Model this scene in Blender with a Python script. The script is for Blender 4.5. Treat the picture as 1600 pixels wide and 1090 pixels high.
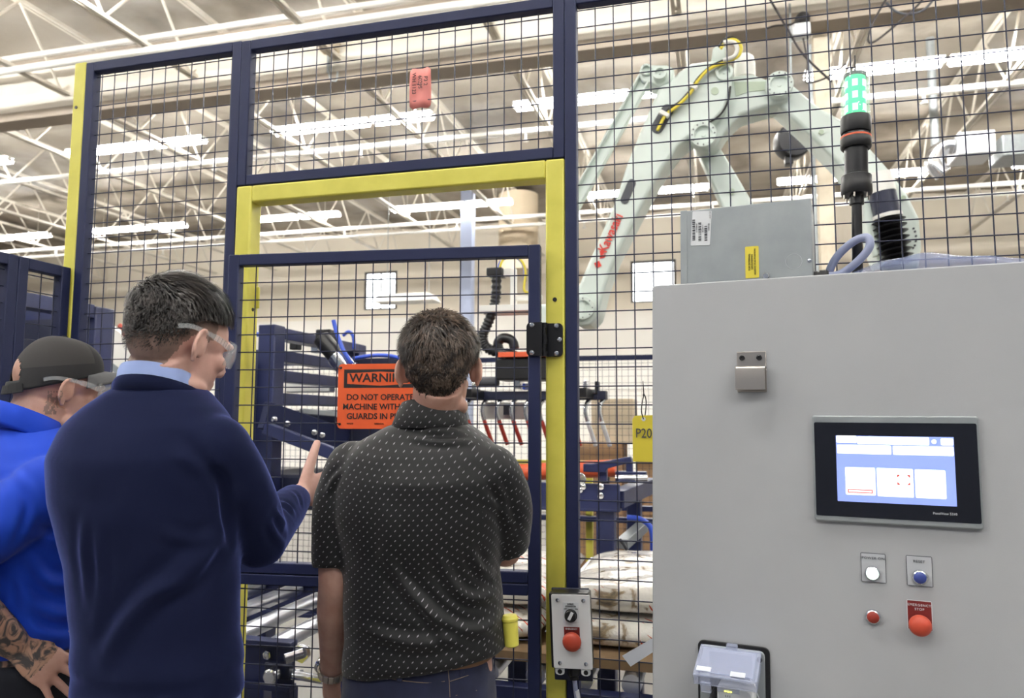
import bpy, bmesh, math, random
import numpy as np
from mathutils import Vector, Matrix, noise as mnoise

random.seed(7)
PI = math.pi
scene = bpy.context.scene
for _o in list(bpy.data.objects):
    bpy.data.objects.remove(_o)

# ------------------------------------------------------------------ camera
# X runs along the safety fence, Y into the hall, Z up; the fence stands at Y = 2.08
FPX = 1180.0
CAM = Vector((0, 0, 1.55))
YAW, PITCH, ROLL = math.radians(15), math.atan(110 / FPX), math.radians(0.19)
RC = Matrix.Rotation(YAW, 3, 'Z') @ Matrix.Rotation(PI / 2 + PITCH, 3, 'X') @ Matrix.Rotation(ROLL, 3, 'Z')
cam_data = bpy.data.cameras.new('camera')
cam = bpy.data.objects.new('camera', cam_data)
scene.collection.objects.link(cam)
cam.matrix_world = Matrix.Translation(CAM) @ RC.to_4x4()
cam_data.sensor_width = 36
cam_data.lens = FPX / 1600 * 36
cam_data.clip_start, cam_data.clip_end = 0.05, 120
cam_data.dof.use_dof = True
cam_data.dof.focus_distance = 1.75
cam_data.dof.aperture_fstop = 5.0
scene.camera = cam

# ------------------------------------------------------------------ world, exposure
world = bpy.data.worlds.new('world')
scene.world = world
world.use_nodes = True
world.node_tree.nodes['Background'].inputs[0].default_value = (0.80, 0.88, 1.0, 1)
world.node_tree.nodes['Background'].inputs[1].default_value = 0.09
scene.view_settings.view_transform = 'Standard'
scene.view_settings.look = 'None'
scene.view_settings.gamma = 1
scene.view_settings.use_curve_mapping = False
scene.view_settings.exposure = 1.6
TUBE_POWER = 42.0
scene.cycles.sample_clamp_indirect = 6
scene.cycles.max_bounces = 7
scene.cycles.transparent_max_bounces = 12
scene.cycles.caustics_reflective = False
scene.cycles.caustics_refractive = False
scene.cycles.use_denoising = True

def ray(px, py):
    return RC @ Vector(((px - 800) / FPX, (545 - py) / FPX, -1))
def PY(px, py, y):                    # point of the plane Y = y seen at a pixel of the photograph
    d = ray(px, py); return CAM + d * (y / d.y)
def PZ(px, py, z):
    d = ray(px, py); return CAM + d * ((z - CAM.z) / d.z)
def PD(px, py, dep):                  # point at a depth along the view axis
    return CAM + ray(px, py) * dep

# ------------------------------------------------------------------ materials
def lin(c):
    return tuple(((v / 12.92) if v <= 0.04045 else ((v + 0.055) / 1.055) ** 2.4) for v in c)
def srgb(r, g, b):
    return lin((r / 255, g / 255, b / 255)) + (1,)
def mat(name, col, rough=0.5, metal=0.0, bump=None, mott=None, spec=0.5, emit=None, coat=0, sheen=0):
    """bump = (scale, strength, distance); mott = (scale, colour2, low, high)"""
    m = bpy.data.materials.new(name); m.use_nodes = True
    nt = m.node_tree; b = nt.nodes['Principled BSDF']
    b.inputs['Base Color'].default_value = col
    b.inputs['Roughness'].default_value = rough
    b.inputs['Metallic'].default_value = metal
    b.inputs['Specular IOR Level'].default_value = spec
    if coat: b.inputs['Coat Weight'].default_value = coat
    if sheen: b.inputs['Sheen Weight'].default_value = sheen; b.inputs['Sheen Roughness'].default_value = 0.5
    if emit:
        b.inputs['Emission Color'].default_value = emit[0]; b.inputs['Emission Strength'].default_value = emit[1]
    tc = None
    if bump or mott:
        tc = nt.nodes.new('ShaderNodeTexCoord')
    if mott:
        n = nt.nodes.new('ShaderNodeTexNoise'); n.inputs['Scale'].default_value = mott[0]; n.inputs['Detail'].default_value = 6
        nt.links.new(tc.outputs['Object'], n.inputs['Vector'])
        r = nt.nodes.new('ShaderNodeValToRGB'); r.color_ramp.elements[0].position = mott[2]; r.color_ramp.elements[1].position = mott[3]
        r.color_ramp.elements[0].color = mott[1]; r.color_ramp.elements[1].color = col
        nt.links.new(n.outputs['Fac'], r.inputs['Fac']); nt.links.new(r.outputs['Color'], b.inputs['Base Color'])
    if bump:
        n2 = nt.nodes.new('ShaderNodeTexNoise'); n2.inputs['Scale'].default_value = bump[0]; n2.inputs['Detail'].default_value = 4
        nt.links.new(tc.outputs['Object'], n2.inputs['Vector'])
        bp = nt.nodes.new('ShaderNodeBump'); bp.inputs['Strength'].default_value = bump[1]; bp.inputs['Distance'].default_value = bump[2]
        nt.links.new(n2.outputs['Fac'], bp.inputs['Height']); nt.links.new(bp.outputs['Normal'], b.inputs['Normal'])
    return m
def glass(name, tint, rough=0.05, alpha=0.25, ior=1.3):
    m = bpy.data.materials.new(name); m.use_nodes = True
    nt = m.node_tree; b = nt.nodes['Principled BSDF']
    b.inputs['Base Color'].default_value = tint; b.inputs['Roughness'].default_value = rough
    b.inputs['Alpha'].default_value = alpha; b.inputs['Specular IOR Level'].default_value = 0.8
    return m

M = {}
M['navy'] = mat('navy_powder_coat', srgb(31, 38, 72), 0.5, bump=(900, 0.10, 0.001), spec=.3)
M['navy_wire'] = mat('navy_wire', srgb(32, 37, 62), 0.4)
M['navy_mach'] = mat('navy_machine_paint', srgb(40, 48, 90), 0.38, bump=(60, 0.05, 0.002), mott=(9, srgb(33, 40, 76), .3, .6))
M['navy_dark'] = mat('dark_navy_paint', srgb(26, 31, 56), 0.45)
M['yellow'] = mat('yellow_powder_coat', srgb(218, 210, 92), 0.38, bump=(900, 0.08, 0.001), mott=(14, srgb(210, 202, 84), .35, .6))
M['cab'] = mat('light_grey_textured_coat', srgb(176, 178, 181), 0.5, bump=(700, 0.25, 0.0008), mott=(5, srgb(171, 173, 176), .3, .7))
M['galv'] = mat('galvanised_sheet', srgb(160, 166, 168), 0.42, 0.35, bump=(300, 0.05, 0.001), mott=(16, srgb(148, 154, 157), .3, .7))
M['steel'] = mat('brushed_steel', srgb(196, 188, 180), 0.3, 1.0, bump=(90, 0.08, 0.001))
M['chrome'] = mat('zinc_steel', srgb(222, 224, 230), 0.22, 1.0)
M['roller'] = mat('roller_steel', srgb(225, 228, 238), 0.28, 0.9, bump=(40, 0.05, 0.001))
M['black'] = mat('black_plastic', srgb(22, 22, 25), 0.4)
M['blackm'] = mat('black_metal', srgb(24, 24, 28), 0.35, 0.2, bump=(600, 0.1, 0.0006))
M['white'] = mat('white_plastic', srgb(226, 228, 230), 0.4)
M['whitepaint'] = mat('white_paint', srgb(236, 234, 228), 0.5)
M['paper'] = mat('white_paper', srgb(225, 229, 238), 0.7)
M['robot'] = mat('robot_pale_green_paint', srgb(214, 224, 217), 0.3, bump=(20, 0.03, 0.002), mott=(5, srgb(205, 215, 207), .3, .6))
M['robotdk'] = mat('robot_recess_green', srgb(176, 190, 168), 0.4)
M['red'] = mat('red_plastic', srgb(196, 76, 54), 0.4)
M['boxcover'] = mat('pale_grey_cover', srgb(232, 233, 234), 0.5)
M['redplate'] = mat('red_plate', srgb(118, 30, 27), 0.5)
M['tinetip'] = mat('red_tine_coating', srgb(168, 54, 42), 0.4)
M['orange'] = mat('orange_sign', srgb(232, 98, 48), 0.45)
M['orange_part'] = mat('orange_paint', srgb(226, 100, 62), 0.4)
M['ink'] = mat('black_ink', srgb(34, 28, 30), 0.6)
M['greyink'] = mat('grey_ink', srgb(70, 72, 78), 0.6)
M['tagyellow'] = mat('yellow_tag', srgb(226, 208, 66), 0.55)
M['label'] = mat('label_stock', srgb(222, 225, 228), 0.5)
M['blue_hose'] = mat('blue_air_hose', srgb(64, 96, 214), 0.35)
M['yellow_hose'] = mat('yellow_air_hose', srgb(224, 206, 66), 0.4)
M['grey_cable'] = mat('blue_grey_cable', srgb(150, 158, 188), 0.4)
M['card'] = mat('cardboard', srgb(176, 140, 104), 0.8, bump=(30, 0.1, 0.002), mott=(6, srgb(160, 126, 92), .3, .6))
M['wood'] = mat('pallet_wood', srgb(168, 132, 92), 0.8, bump=(30, 0.2, 0.003), mott=(12, srgb(132, 100, 66), .3, .6))
M['jblue'] = mat('blue_button', srgb(64, 78, 150), 0.3)
M['beige'] = mat('beige_paint', srgb(214, 198, 172), 0.7, mott=(1.2, srgb(198, 180, 152), .3, .62))
M['column'] = mat('cream_column_paint', srgb(226, 214, 192), 0.6, mott=(4, srgb(206, 192, 168), .3, .6))
M['cream'] = mat('cream_girder_paint', srgb(232, 226, 214), 0.6, mott=(.8, srgb(222, 214, 202), .3, .6))
M['flange'] = mat('taupe_flange_paint', srgb(158, 146, 132), 0.6)
M['joist'] = mat('white_joist_paint', srgb(232, 226, 214), 0.5, mott=(2, srgb(206, 198, 184), .3, .6))
M['bluegrey'] = mat('blue_grey_post_paint', srgb(160, 170, 196), 0.5)
M['tube_lamp'] = mat('lit_lamp_tube', srgb(255, 255, 255), 0.4, emit=((1.0, 0.985, 0.95, 1), TUBE_POWER))

# ------------------------------------------------------------------ mesh builder
class MB:
    def __init__(s):
        s.v = []; s.f = []; s.mi = []
    def add(s, vs, fs, m=0):
        o = len(s.v); s.v += [Vector(v) for v in vs]
        s.f += [tuple(o + i for i in f) for f in fs]; s.mi += [m] * len(fs); return s
    def box(s, c, size, m=0, rot=None):
        c = Vector(c); hx, hy, hz = size[0] / 2, size[1] / 2, size[2] / 2
        vs = [Vector((x, y, z)) for x in (-hx, hx) for y in (-hy, hy) for z in (-hz, hz)]
        if rot is not None: vs = [rot @ v for v in vs]
        return s.add([c + v for v in vs], [(0, 1, 3, 2), (4, 6, 7, 5), (0, 4, 5, 1), (2, 3, 7, 6), (0, 2, 6, 4), (1, 5, 7, 3)], m)
    def span(s, a, b, m=0):           # box from min corner to max corner
        a = Vector(a); b = Vector(b); d = b - a
        return s.box((a + b) / 2, (abs(d.x), abs(d.y), abs(d.z)), m)
    def bar(s, p0, p1, w, h, m=0, up=(0, 0, 1)):
        p0 = Vector(p0); p1 = Vector(p1); t = (p1 - p0).normalized(); up = Vector(up)
        if abs(t.dot(up)) > .98: up = Vector((0, 1, 0))
        a = t.cross(up).normalized(); b = a.cross(t)
        R = Matrix((t, a, b)).transposed()
        return s.box((p0 + p1) / 2, ((p1 - p0).length, w, h), m, R)
    def tube(s, pts, r, n=8, m=0, caps=True, closed=False):
        pts = [Vector(p) for p in pts]; k = len(pts)
        rs = r if isinstance(r, (list, tuple)) else [r] * k
        vs = []; prev = None
        for i, p in enumerate(pts):
            if closed: t = pts[(i + 1) % k] - pts[i - 1]
            else: t = pts[min(i + 1, k - 1)] - pts[max(i - 1, 0)]
            t.normalize()
            if prev is None:
                a = t.orthogonal().normalized()
            else:
                a = prev - t * prev.dot(t)
                a = a.normalized() if a.length > 1e-6 else t.orthogonal().normalized()
            prev = a; b = t.cross(a)
            for j in range(n):
                q = 2 * PI * j / n
                vs.append(p + (a * math.cos(q) + b * math.sin(q)) * rs[i])
        fs = []
        for i in range(k if closed else k - 1):
            i2 = (i + 1) % k
            for j in range(n):
                j2 = (j + 1) % n
                fs.append((i * n + j, i * n + j2, i2 * n + j2, i2 * n + j))
        if caps and not closed:
            fs.append(tuple(reversed(range(n)))); fs.append(tuple(range((k - 1) * n, k * n)))
        return s.add(vs, fs, m)
    def cyl(s, p0, p1, r, n=20, m=0, r1=None):
        return s.tube([p0, p1], [r, r if r1 is None else r1], n, m)
    def lathe(s, prof, org, axis=(0, 0, 1), n=24, m=0):
        """prof: list of (radius, height along the axis)"""
        org = Vector(org); t = Vector(axis).normalized(); a = t.orthogonal().normalized(); b = t.cross(a)
        vs = []; fs = []
        for (r, h) in prof:
            r = max(r, 1e-5)
            for j in range(n):
                q = 2 * PI * j / n
                vs.append(org + t * h + (a * math.cos(q) + b * math.sin(q)) * r)
        for i in range(len(prof) - 1):
            for j in range(n):
                j2 = (j + 1) % n
                fs.append((i * n + j, i * n + j2, (i + 1) * n + j2, (i + 1) * n + j))
        fs.append(tuple(reversed(range(n)))); k = len(prof) - 1
        fs.append(tuple(range(k * n, (k + 1) * n)))
        return s.add(vs, fs, m)
    def prism(s, pts, d, m=0):        # pts: closed planar outline in space, d: extrusion vector
        pts = [Vector(p) for p in pts]; d = Vector(d); n = len(pts)
        fs = [tuple(range(n)), tuple(reversed(range(n, 2 * n)))]
        fs += [(i, n + i, n + (i + 1) % n, (i + 1) % n) for i in range(n)]
        return s.add(pts + [p + d for p in pts], fs, m)
    def loft(s, rings, m=0, caps=True):
        n = len(rings[0]); vs = [v for r in rings for v in r]; fs = []
        for i in range(len(rings) - 1):
            for j in range(n):
                j2 = (j + 1) % n
                fs.append((i * n + j, i * n + j2, (i + 1) * n + j2, (i + 1) * n + j))
        if caps:
            fs.append(tuple(reversed(range(n)))); fs.append(tuple(range((len(rings) - 1) * n, len(rings) * n)))
        return s.add(vs, fs, m)
    def ball(s, c, r, m=0, seg=16, rings=10, rot=None):
        c = Vector(c); r = r if isinstance(r, (list, tuple)) else (r, r, r)
        rr = []
        for i in range(rings + 1):
            th = PI * i / rings
            ring = []
            for j in range(seg):
                q = 2 * PI * j / seg
                v = Vector((max(math.sin(th), 1e-4) * math.cos(q) * r[0], max(math.sin(th), 1e-4) * math.sin(q) * r[1], -math.cos(th) * r[2]))
                if rot is not None: v = rot @ v
                ring.append(c + v)
            rr.append(ring)
        return s.loft(rr, m)
    def mesh(s, name, inv=None):
        me = bpy.data.meshes.new(name)
        vs = [tuple(inv @ v) for v in s.v] if inv is not None else [tuple(v) for v in s.v]
        me.from_pydata(vs, [], s.f)
        for i, p in enumerate(me.polygons): p.material_index = s.mi[i]
        bm = bmesh.new(); bm.from_mesh(me)
        bmesh.ops.recalc_face_normals(bm, faces=bm.faces[:])
        bm.to_mesh(me); bm.free(); me.update()
        return me
    def build(s, name, mats, parent=None, bevel=0, angle=35, org=None, local=False, seg=2):
        """mesh data given in world space (or, local=True, in the parent's space) becomes ONE object"""
        inv = None; mw = Matrix.Identity(4)
        if parent is not None and not local: inv = XF[parent.name].inverted()
        if parent is None and org is not None:
            mw = org if isinstance(org, Matrix) else Matrix.Translation(Vector(org)); inv = None if local else mw.inverted()
        me = s.mesh(name, inv)
        return finish(name, me, mats, parent, bevel, angle, mw, seg)

XF = {}
def finish(name, me, mats, parent=None, bevel=0, angle=35, mw=None, seg=2):
    mats = mats if isinstance(mats, (list, tuple)) else [mats]
    for k in mats: me.materials.append(M[k] if isinstance(k, str) else k)
    me.polygons.foreach_set('use_smooth', [True] * len(me.polygons))
    if angle < 180: me.set_sharp_from_angle(angle=math.radians(angle))
    o = bpy.data.objects.new(name, me); scene.collection.objects.link(o)
    if parent is not None:
        o.parent = parent; XF[o.name] = XF[parent.name].copy()
    else:
        o.matrix_world = mw if mw is not None else Matrix.Identity(4)
        XF[o.name] = o.matrix_world.copy()
    if bevel:
        b = o.modifiers.new('bevel', 'BEVEL'); b.width = bevel; b.segments = seg; b.limit_method = 'ANGLE'; b.angle_limit = math.radians(40)
        b.harden_normals = False
    return o
def tag(o, label=None, cat=None, group=None, kind=None):
    if label: o['label'] = label
    if cat: o['category'] = cat
    if group: o['group'] = group
    if kind: o['kind'] = kind
    return o
def thing(name, label, cat, loc=(0, 0, 0), rotz=0, group=None, mw=None):
    o = bpy.data.objects.new(name, None); scene.collection.objects.link(o)
    o.empty_display_size = .05
    o.matrix_world = mw if mw is not None else (Matrix.Translation(Vector(loc)) @ Matrix.Rotation(rotz, 4, 'Z'))
    XF[o.name] = o.matrix_world.copy()
    return tag(o, label, cat, group)
def copy_tree(o, parent=None, name=None):
    c = o.copy(); scene.collection.objects.link(c)
    if parent is not None: c.parent = parent
    for ch in o.children: copy_tree(ch, c)
    return c
def smooth_path(pts, k=6):
    pts = [Vector(p) for p in pts]; out = []
    for i in range(len(pts) - 1):
        p0 = pts[max(i - 1, 0)]; p1 = pts[i]; p2 = pts[i + 1]; p3 = pts[min(i + 2, len(pts) - 1)]
        for j in range(k):
            t = j / k
            out.append(.5 * ((2 * p1) + (p2 - p0) * t + (2 * p0 - 5 * p1 + 4 * p2 - p3) * t * t + (3 * p1 - p0 - 3 * p2 + p3) * t ** 3))
    out.append(pts[-1]); return out
def text_mesh(body, size, mw, material, parent, name='lettering', extrude=0.0006, align='CENTER', sx=1.0, bold=0.0, spacing=1.0, world=True):
    """lettering in the XY plane of mw, reading along +X"""
    cu = bpy.data.curves.new('txt', 'FONT'); cu.body = body; cu.size = size; cu.align_x = align; cu.align_y = 'CENTER'
    cu.extrude = extrude; cu.offset = bold; cu.space_character = spacing; cu.resolution_u = 3
    t = bpy.data.objects.new('txt', cu); scene.collection.objects.link(t)
    bpy.context.view_layer.update()
    me = bpy.data.meshes.new_from_object(t.evaluated_get(bpy.context.evaluated_depsgraph_get()))
    bpy.data.objects.remove(t); bpy.data.curves.remove(cu)
    T = mw @ Matrix.Diagonal((sx, 1, 1, 1))
    if parent is not None and world: T = XF[parent.name].inverted() @ T
    me.transform(T)
    me.materials.clear()
    return finish(name, me, [material], parent, angle=30)
def frame_mat(o, x, y):
    """4x4 with the given x and y axes at o"""
    x = Vector(x).normalized(); z = x.cross(Vector(y)).normalized(); y = z.cross(x)
    m = Matrix((x, y, z)).transposed().to_4x4(); m.translation = Vector(o); return m
def fuse(mb, voxel, smooth=6, name='fused', factor=0.5):
    """merge overlapping pieces into one continuous skin"""
    me = mb.mesh(name)
    o = bpy.data.objects.new('tmp', me); scene.collection.objects.link(o)
    r = o.modifiers.new('r', 'REMESH'); r.mode = 'VOXEL'; r.voxel_size = voxel
    if smooth:
        s = o.modifiers.new('s', 'SMOOTH'); s.iterations = smooth; s.factor = factor
    bpy.context.view_layer.update()
    out = bpy.data.meshes.new_from_object(o.evaluated_get(bpy.context.evaluated_depsgraph_get()))
    bpy.data.objects.remove(o); bpy.data.meshes.remove(me)
    return out
# ================================================================== the hall
FX0, FX1, FY0, FY1, CZ = -30.0, 16.0, -9.0, 22.0, 7.75
def struct(name, mb, mats, **k):
    return tag(mb.build(name, mats, **k), kind='structure')

def floor_material():
    m = mat('polished_concrete', srgb(128, 125, 121), 0.4, mott=(.6, srgb(102, 99, 95), .3, .7), bump=(3, 0.05, 0.01))
    return m
M['floor'] = floor_material()
struct('floor', MB().span((FX0, FY0, -.2), (FX1, FY1, 0)), ['floor'])

def wall_material():
    m = bpy.data.materials.new('tilt_up_wall'); m.use_nodes = True
    nt = m.node_tree; b = nt.nodes['Principled BSDF']; b.inputs['Roughness'].default_value = .8
    tc = nt.nodes.new('ShaderNodeTexCoord'); sp = nt.nodes.new('ShaderNodeSeparateXYZ'); nt.links.new(tc.outputs['Object'], sp.inputs[0])
    # upper part beige, painted white below 5 m, faint panel joints
    st = nt.nodes.new('ShaderNodeMath'); st.operation = 'GREATER_THAN'; st.inputs[1].default_value = 4.75
    nt.links.new(sp.outputs['Z'], st.inputs[0])
    n = nt.nodes.new('ShaderNodeTexNoise'); n.inputs['Scale'].default_value = .5; n.inputs['Detail'].default_value = 7
    nt.links.new(tc.outputs['Object'], n.inputs['Vector'])
    r1 = nt.nodes.new('ShaderNodeValToRGB'); r1.color_ramp.elements[0].position = .3; r1.color_ramp.elements[1].position = .7
    r1.color_ramp.elements[0].color = srgb(232, 222, 204); r1.color_ramp.elements[1].color = srgb(245, 236, 221)
    r2 = nt.nodes.new('ShaderNodeValToRGB'); r2.color_ramp.elements[0].position = .3; r2.color_ramp.elements[1].position = .7
    r2.color_ramp.elements[0].color = srgb(240, 235, 226); r2.color_ramp.elements[1].color = srgb(250, 247, 242)
    for r in (r1, r2): nt.links.new(n.outputs['Fac'], r.inputs['Fac'])
    mx = nt.nodes.new('ShaderNodeMix'); mx.data_type = 'RGBA'
    nt.links.new(st.outputs[0], mx.inputs['Factor']); nt.links.new(r2.outputs['Color'], mx.inputs['A']); nt.links.new(r1.outputs['Color'], mx.inputs['B'])
    nt.links.new(mx.outputs['Result'], b.inputs['Base Color'])
    return m
M['wall'] = wall_material()
WINS = [(-10.82, -9.69, 5.03, 6.26), (-2.30, -1.0, 4.95, 6.18)]
wb = MB()
xs = [FX0]
for (a, b, lo, hi) in WINS:
    wb.span((xs[-1], FY1, 0), (a, FY1 + .25, CZ)); wb.span((a, FY1, 0), (b, FY1 + .25, lo)); wb.span((a, FY1, hi), (b, FY1 + .25, CZ)); xs.append(b)
wb.span((xs[-1], FY1, 0), (FX1, FY1 + .25, CZ))
for x in np.arange(FX0 + 3, FX1, 6.1):                      # pilaster joints between the wall panels
    wb.span((x, FY1 - .02, 0), (x + .05, FY1, CZ))
for z in (2.4, 6.9):
    wb.span((FX0, FY1 - .03, z), (FX1, FY1, z + .06))
struct('wall_back', wb, ['wall'])
struct('wall_left', MB().span((FX0 - .25, FY0, 0), (FX0, FY1, CZ)), ['wall'])
struct('wall_right', MB().span((FX1, FY0, 0), (FX1 + .25, FY1, CZ)), ['wall'])
M['winframe'] = mat('dark_window_frame', srgb(70, 66, 62), .5)
M['daylight'] = mat('daylit_pane', srgb(250, 252, 255), .3, emit=((.93, .97, 1, 1), 2.6))
for i, (a, b, lo, hi) in enumerate(WINS):
    w = thing('window_%d' % (i + 1), None, None, ((a + b) / 2, FY1, lo)); w['kind'] = 'structure'
    f = MB(); t = .07; y0, y1 = FY1 - .02, FY1 + .12
    f.span((a, y0, lo), (a + t, y1, hi)); f.span((b - t, y0, lo), (b, y1, hi)); f.span((a + t, y0, hi - t), (b - t, y1, hi)); f.span((a + t, y0, lo), (b - t, y1, lo + t * .6))
    c = (a + b) / 2
    f.span((c - .025, y0 + .02, lo + t * .6), (c + .025, y1, hi - t))
    f.build('window_frame', ['winframe'], w, bevel=.006)
    MB().span((a + t, FY1 + .05, lo + .04), (b - t, FY1 + .06, hi - t)).build('pane', ['daylight'], w)

# roof: insulation sheets sagging between the joists
def roof():
    nx, ny = 184, 124
    vs = []; fs = []
    for j in range(ny + 1):
        y = FY0 + (FY1 - FY0) * j / ny
        for i in range(nx + 1):
            x = FX0 + (FX1 - FX0) * i / nx
            bay = abs(math.sin(PI * (y - .3) / 1.25)) * .09
            w = mnoise.noise(Vector((x * .9, y * .35, 0))) * .09 + mnoise.noise(Vector((x * 2.7, y * .8, 3))) * .035
            vs.append((x, y, CZ - .04 - bay + w))
    for j in range(ny):
        for i in range(nx):
            q = j * (nx + 1) + i
            fs.append((q, q + nx + 1, q + nx + 2, q + 1))
    mb = MB().add(vs, fs)
    return mb
M['roof'] = mat('foil_faced_insulation', srgb(156, 147, 134), .55, mott=(.55, srgb(100, 90, 78), .36, .56), bump=(2.2, .25, .08))
struct('ceiling', roof(), ['roof'], angle=180)
struct('trim_1', MB().span((FX0, FY0, CZ + .12), (FX1, FY1, CZ + .3)), ['beige'])

# cream girder across the near bay, with its grey lower flange
GY = 9.0
g = thing('roof_girder', 'long cream steel girder with grey lower flange crossing the hall overhead', 'girder', (-6, GY, 6.15))
MB().span((FX0 + .1, GY, 6.28), (FX1 - .1, GY + .25, 6.98)).build('web_plate', ['cream'], g, bevel=.01)
MB().span((FX0 + .1, GY - .04, 6.14), (FX1 - .1, GY + .30, 6.28)).build('lower_flange', ['flange'], g, bevel=.008)
MB().span((FX0 + .1, GY - .05, 6.98), (FX1 - .1, GY + .30, 7.08)).build('upper_flange', ['flange'], g, bevel=.008)

# open-web joists
def joist(x, lab, grp):
    j = thing('roof_joist', lab, 'joist', (x, 6, 6.45), group=grp)
    c = MB(); z0, z1 = 6.45, 7.5
    for dx in (-.035, .035):
        c.span((x + dx - .022, FY0 + .2, z0), (x + dx + .022, FY1 - .1, z0 + .05))
    c.build('bottom_chord', ['joist'], j)
    c = MB()
    for dx in (-.035, .035): c.span((x + dx - .022, FY0 + .2, z1 - .05), (x + dx + .022, FY1 - .1, z1))
    c.build('top_chord', ['joist'], j)
    w = MB(); y = FY0 + .3; up = False
    while y < FY1 - 1:
        a = (x, y, z1 - .03 if up else z0 + .03); b = (x, y + .8, z0 + .03 if up else z1 - .03)
        w.tube([a, b], .02, 5)
        y += .8; up = not up
    w.build('web_bars', ['joist'], j)
JX = [-11.75 + 2.28 * k for k in range(-7, 12)]
jn = ['first', 'second', 'third', 'fourth', 'fifth', 'sixth', 'seventh', 'eighth', 'ninth', 'tenth', 'eleventh', 'twelfth', 'thirteenth', 'fourteenth', 'fifteenth', 'sixteenth', 'seventeenth', 'eighteenth', 'nineteenth']
for k, x in enumerate(JX):
    if FX0 + .5 < x < FX1 - .5:
        joist(x, 'white open-web steel roof joist, %s counted from the far left of the hall' % jn[k], 'open-web roof joists')

# pipes along the hall
def pipe(y, z, r, lab, drops=True, cat='pipe', m='whitepaint'):
    p = thing('sprinkler_pipe' if drops else 'roof_pipe', lab, cat, (-6, y, z), group='pipes under the roof')
    MB().tube([(FX0 + .2, y, z), (FX1 - .2, y, z)], r, 10, 0).build('pipe_run', [m], p)
    if drops:
        for x in np.arange(-21.3, 10, 3.05):
            h = MB(); h.cyl((x, y, z), (x, y, z - .16), .018, 8); h.cyl((x, y, z - .16), (x, y, z - .18), .05, 8)
            h.build('sprinkler_head', [m], p)
pipe(12.05, 6.42, .05, 'thin white sprinkler pipe behind the near row of lights')
pipe(17.3, 6.42, .05, 'thin white sprinkler pipe just behind the far row of lights')
pipe(18.0, 6.40, .04, 'white sprinkler pipe closest to the far wall', True)
pipe(8.05, 6.42, .05, 'thick white pipe running just in front of the cream girder', False)
pipe(8.3, 6.75, .04, 'upper white pipe above the thick pipe in front of the cream girder', False)

# strip lights: rows 4.95 m apart in view; unseen rows added for light
M['lamp_body'] = mat('white_lamp_body', srgb(235, 235, 232), .5)
def strip_light(xr, y, lab):
    L = thing('strip_light', lab, 'ceiling light', (xr - 1.52, y, 6.6), group='fluorescent strip lights under the roof')
    x0 = xr - 3.03
    for (a, b) in ((x0, x0 + 1.86), (x0 + 1.92, xr)):
        h = MB(); h.span((a, y - .04, 6.58), (b, y + .04, 6.66)); h.span((a, y - .10, 6.655), (b, y + .10, 6.665)); h.span((a, y - .12, 6.60), (a + .03, y + .12, 6.62)); h.span((b - .03, y - .12, 6.60), (b, y + .12, 6.62))
        h.build('housing', ['lamp_body'], L)
        for dy in (-.085, .085):
            MB().cyl((a + .03, y + dy, 6.59), (b - .03, y + dy, 6.59), .026, 8).build('lamp_tube', ['tube_lamp'], L)
    for x in (x0 + .4, xr - .4):
        MB().cyl((x, y, 6.66), (x, y, 7.5), .008, 6).build('hanger', ['joist'], L)
rows = [(-4.6, 'added out of view behind the viewer'), (.45, 'added out of view above the visitors'), (6.75, 'in the row before the cream girder'),
        (11.45, 'in the near row behind the cream girder'), (16.6, 'in the far row by the back wall')]
cn = {-3: 'seventh', -2: 'sixth', -1: 'fifth', 0: 'fourth', 1: 'third', 2: 'second', 3: 'first'}
for (y, w) in rows:
    for k in range(-3, 4):
        strip_light(-4.45 + 4.43 * k, y + (.02 * k if y > 10 else 0), 'lit white strip light %s, %s from the right' % (w, cn[k]))
# ================================================================== the safety fence
FY = 2.08                                       # front face of the frames
def wire_grid(mb, o, ux, uy, w, h, pitch, r, x0=None, y0=None, n=5):
    """welded mesh: wires along ux and uy over a w x h field"""
    o = Vector(o); ux = Vector(ux); uy = Vector(uy); nz = ux.cross(uy)
    x = x0 if x0 is not None else (w % pitch) / 2
    while x < w:
        mb.tube([o + ux * x - uy * .008, o + ux * x + uy * (h + .008)], r, n, caps=False); x += pitch
    y = y0 if y0 is not None else (h % pitch) / 2
    while y < h:
        mb.tube([o + uy * y + nz * (2 * r) - ux * .008, o + uy * y + nz * (2 * r) + ux * (w + .008)], r, n, caps=False); y += pitch
def frame_of(mb, x0, x1, z0, z1, t, y0=FY, d=.036):
    mb.span((x0, y0, z0), (x0 + t, y0 + d, z1)); mb.span((x1 - t, y0, z0), (x1, y0 + d, z1))
    mb.span((x0 + t, y0, z1 - t), (x1 - t, y0 + d, z1)); mb.span((x0 + t, y0, z0), (x1 - t, y0 + d, z0 + t))
PITCH_W = .0526; WR = .0019
def fence_panel(x0, x1, z0, z1, lab, t=.034, px=None, pz=None):
    e = thing('mesh_fence_panel', lab, 'fence panel', ((x0 + x1) / 2, FY, z0), group='navy safety fence panels')
    f = MB(); frame_of(f, x0, x1, z0, z1, t); f.build('frame', ['navy'], e, bevel=.003)
    w = MB(); wire_grid(w, (x0 + t, FY + .024, z0 + t), (1, 0, 0), (0, 0, 1), x1 - x0 - 2 * t, z1 - z0 - 2 * t, PITCH_W, WR, px, pz)
    w.build('wire_mesh', ['navy_wire'], e, angle=180); return e
fence_panel(-2.114, -1.487, .12, 2.795, 'navy framed wire mesh fence panel beside the yellow corner post')
fence_panel(-1.486, -.403, 2.302, 2.793, 'low wide navy mesh panel above the yellow door frame', px=.02, pz=.035)
fence_panel(-.402, 1.42, .12, 2.793, 'wide navy mesh fence panel behind the grey cabinet', px=.0535, pz=.0166)
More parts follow.
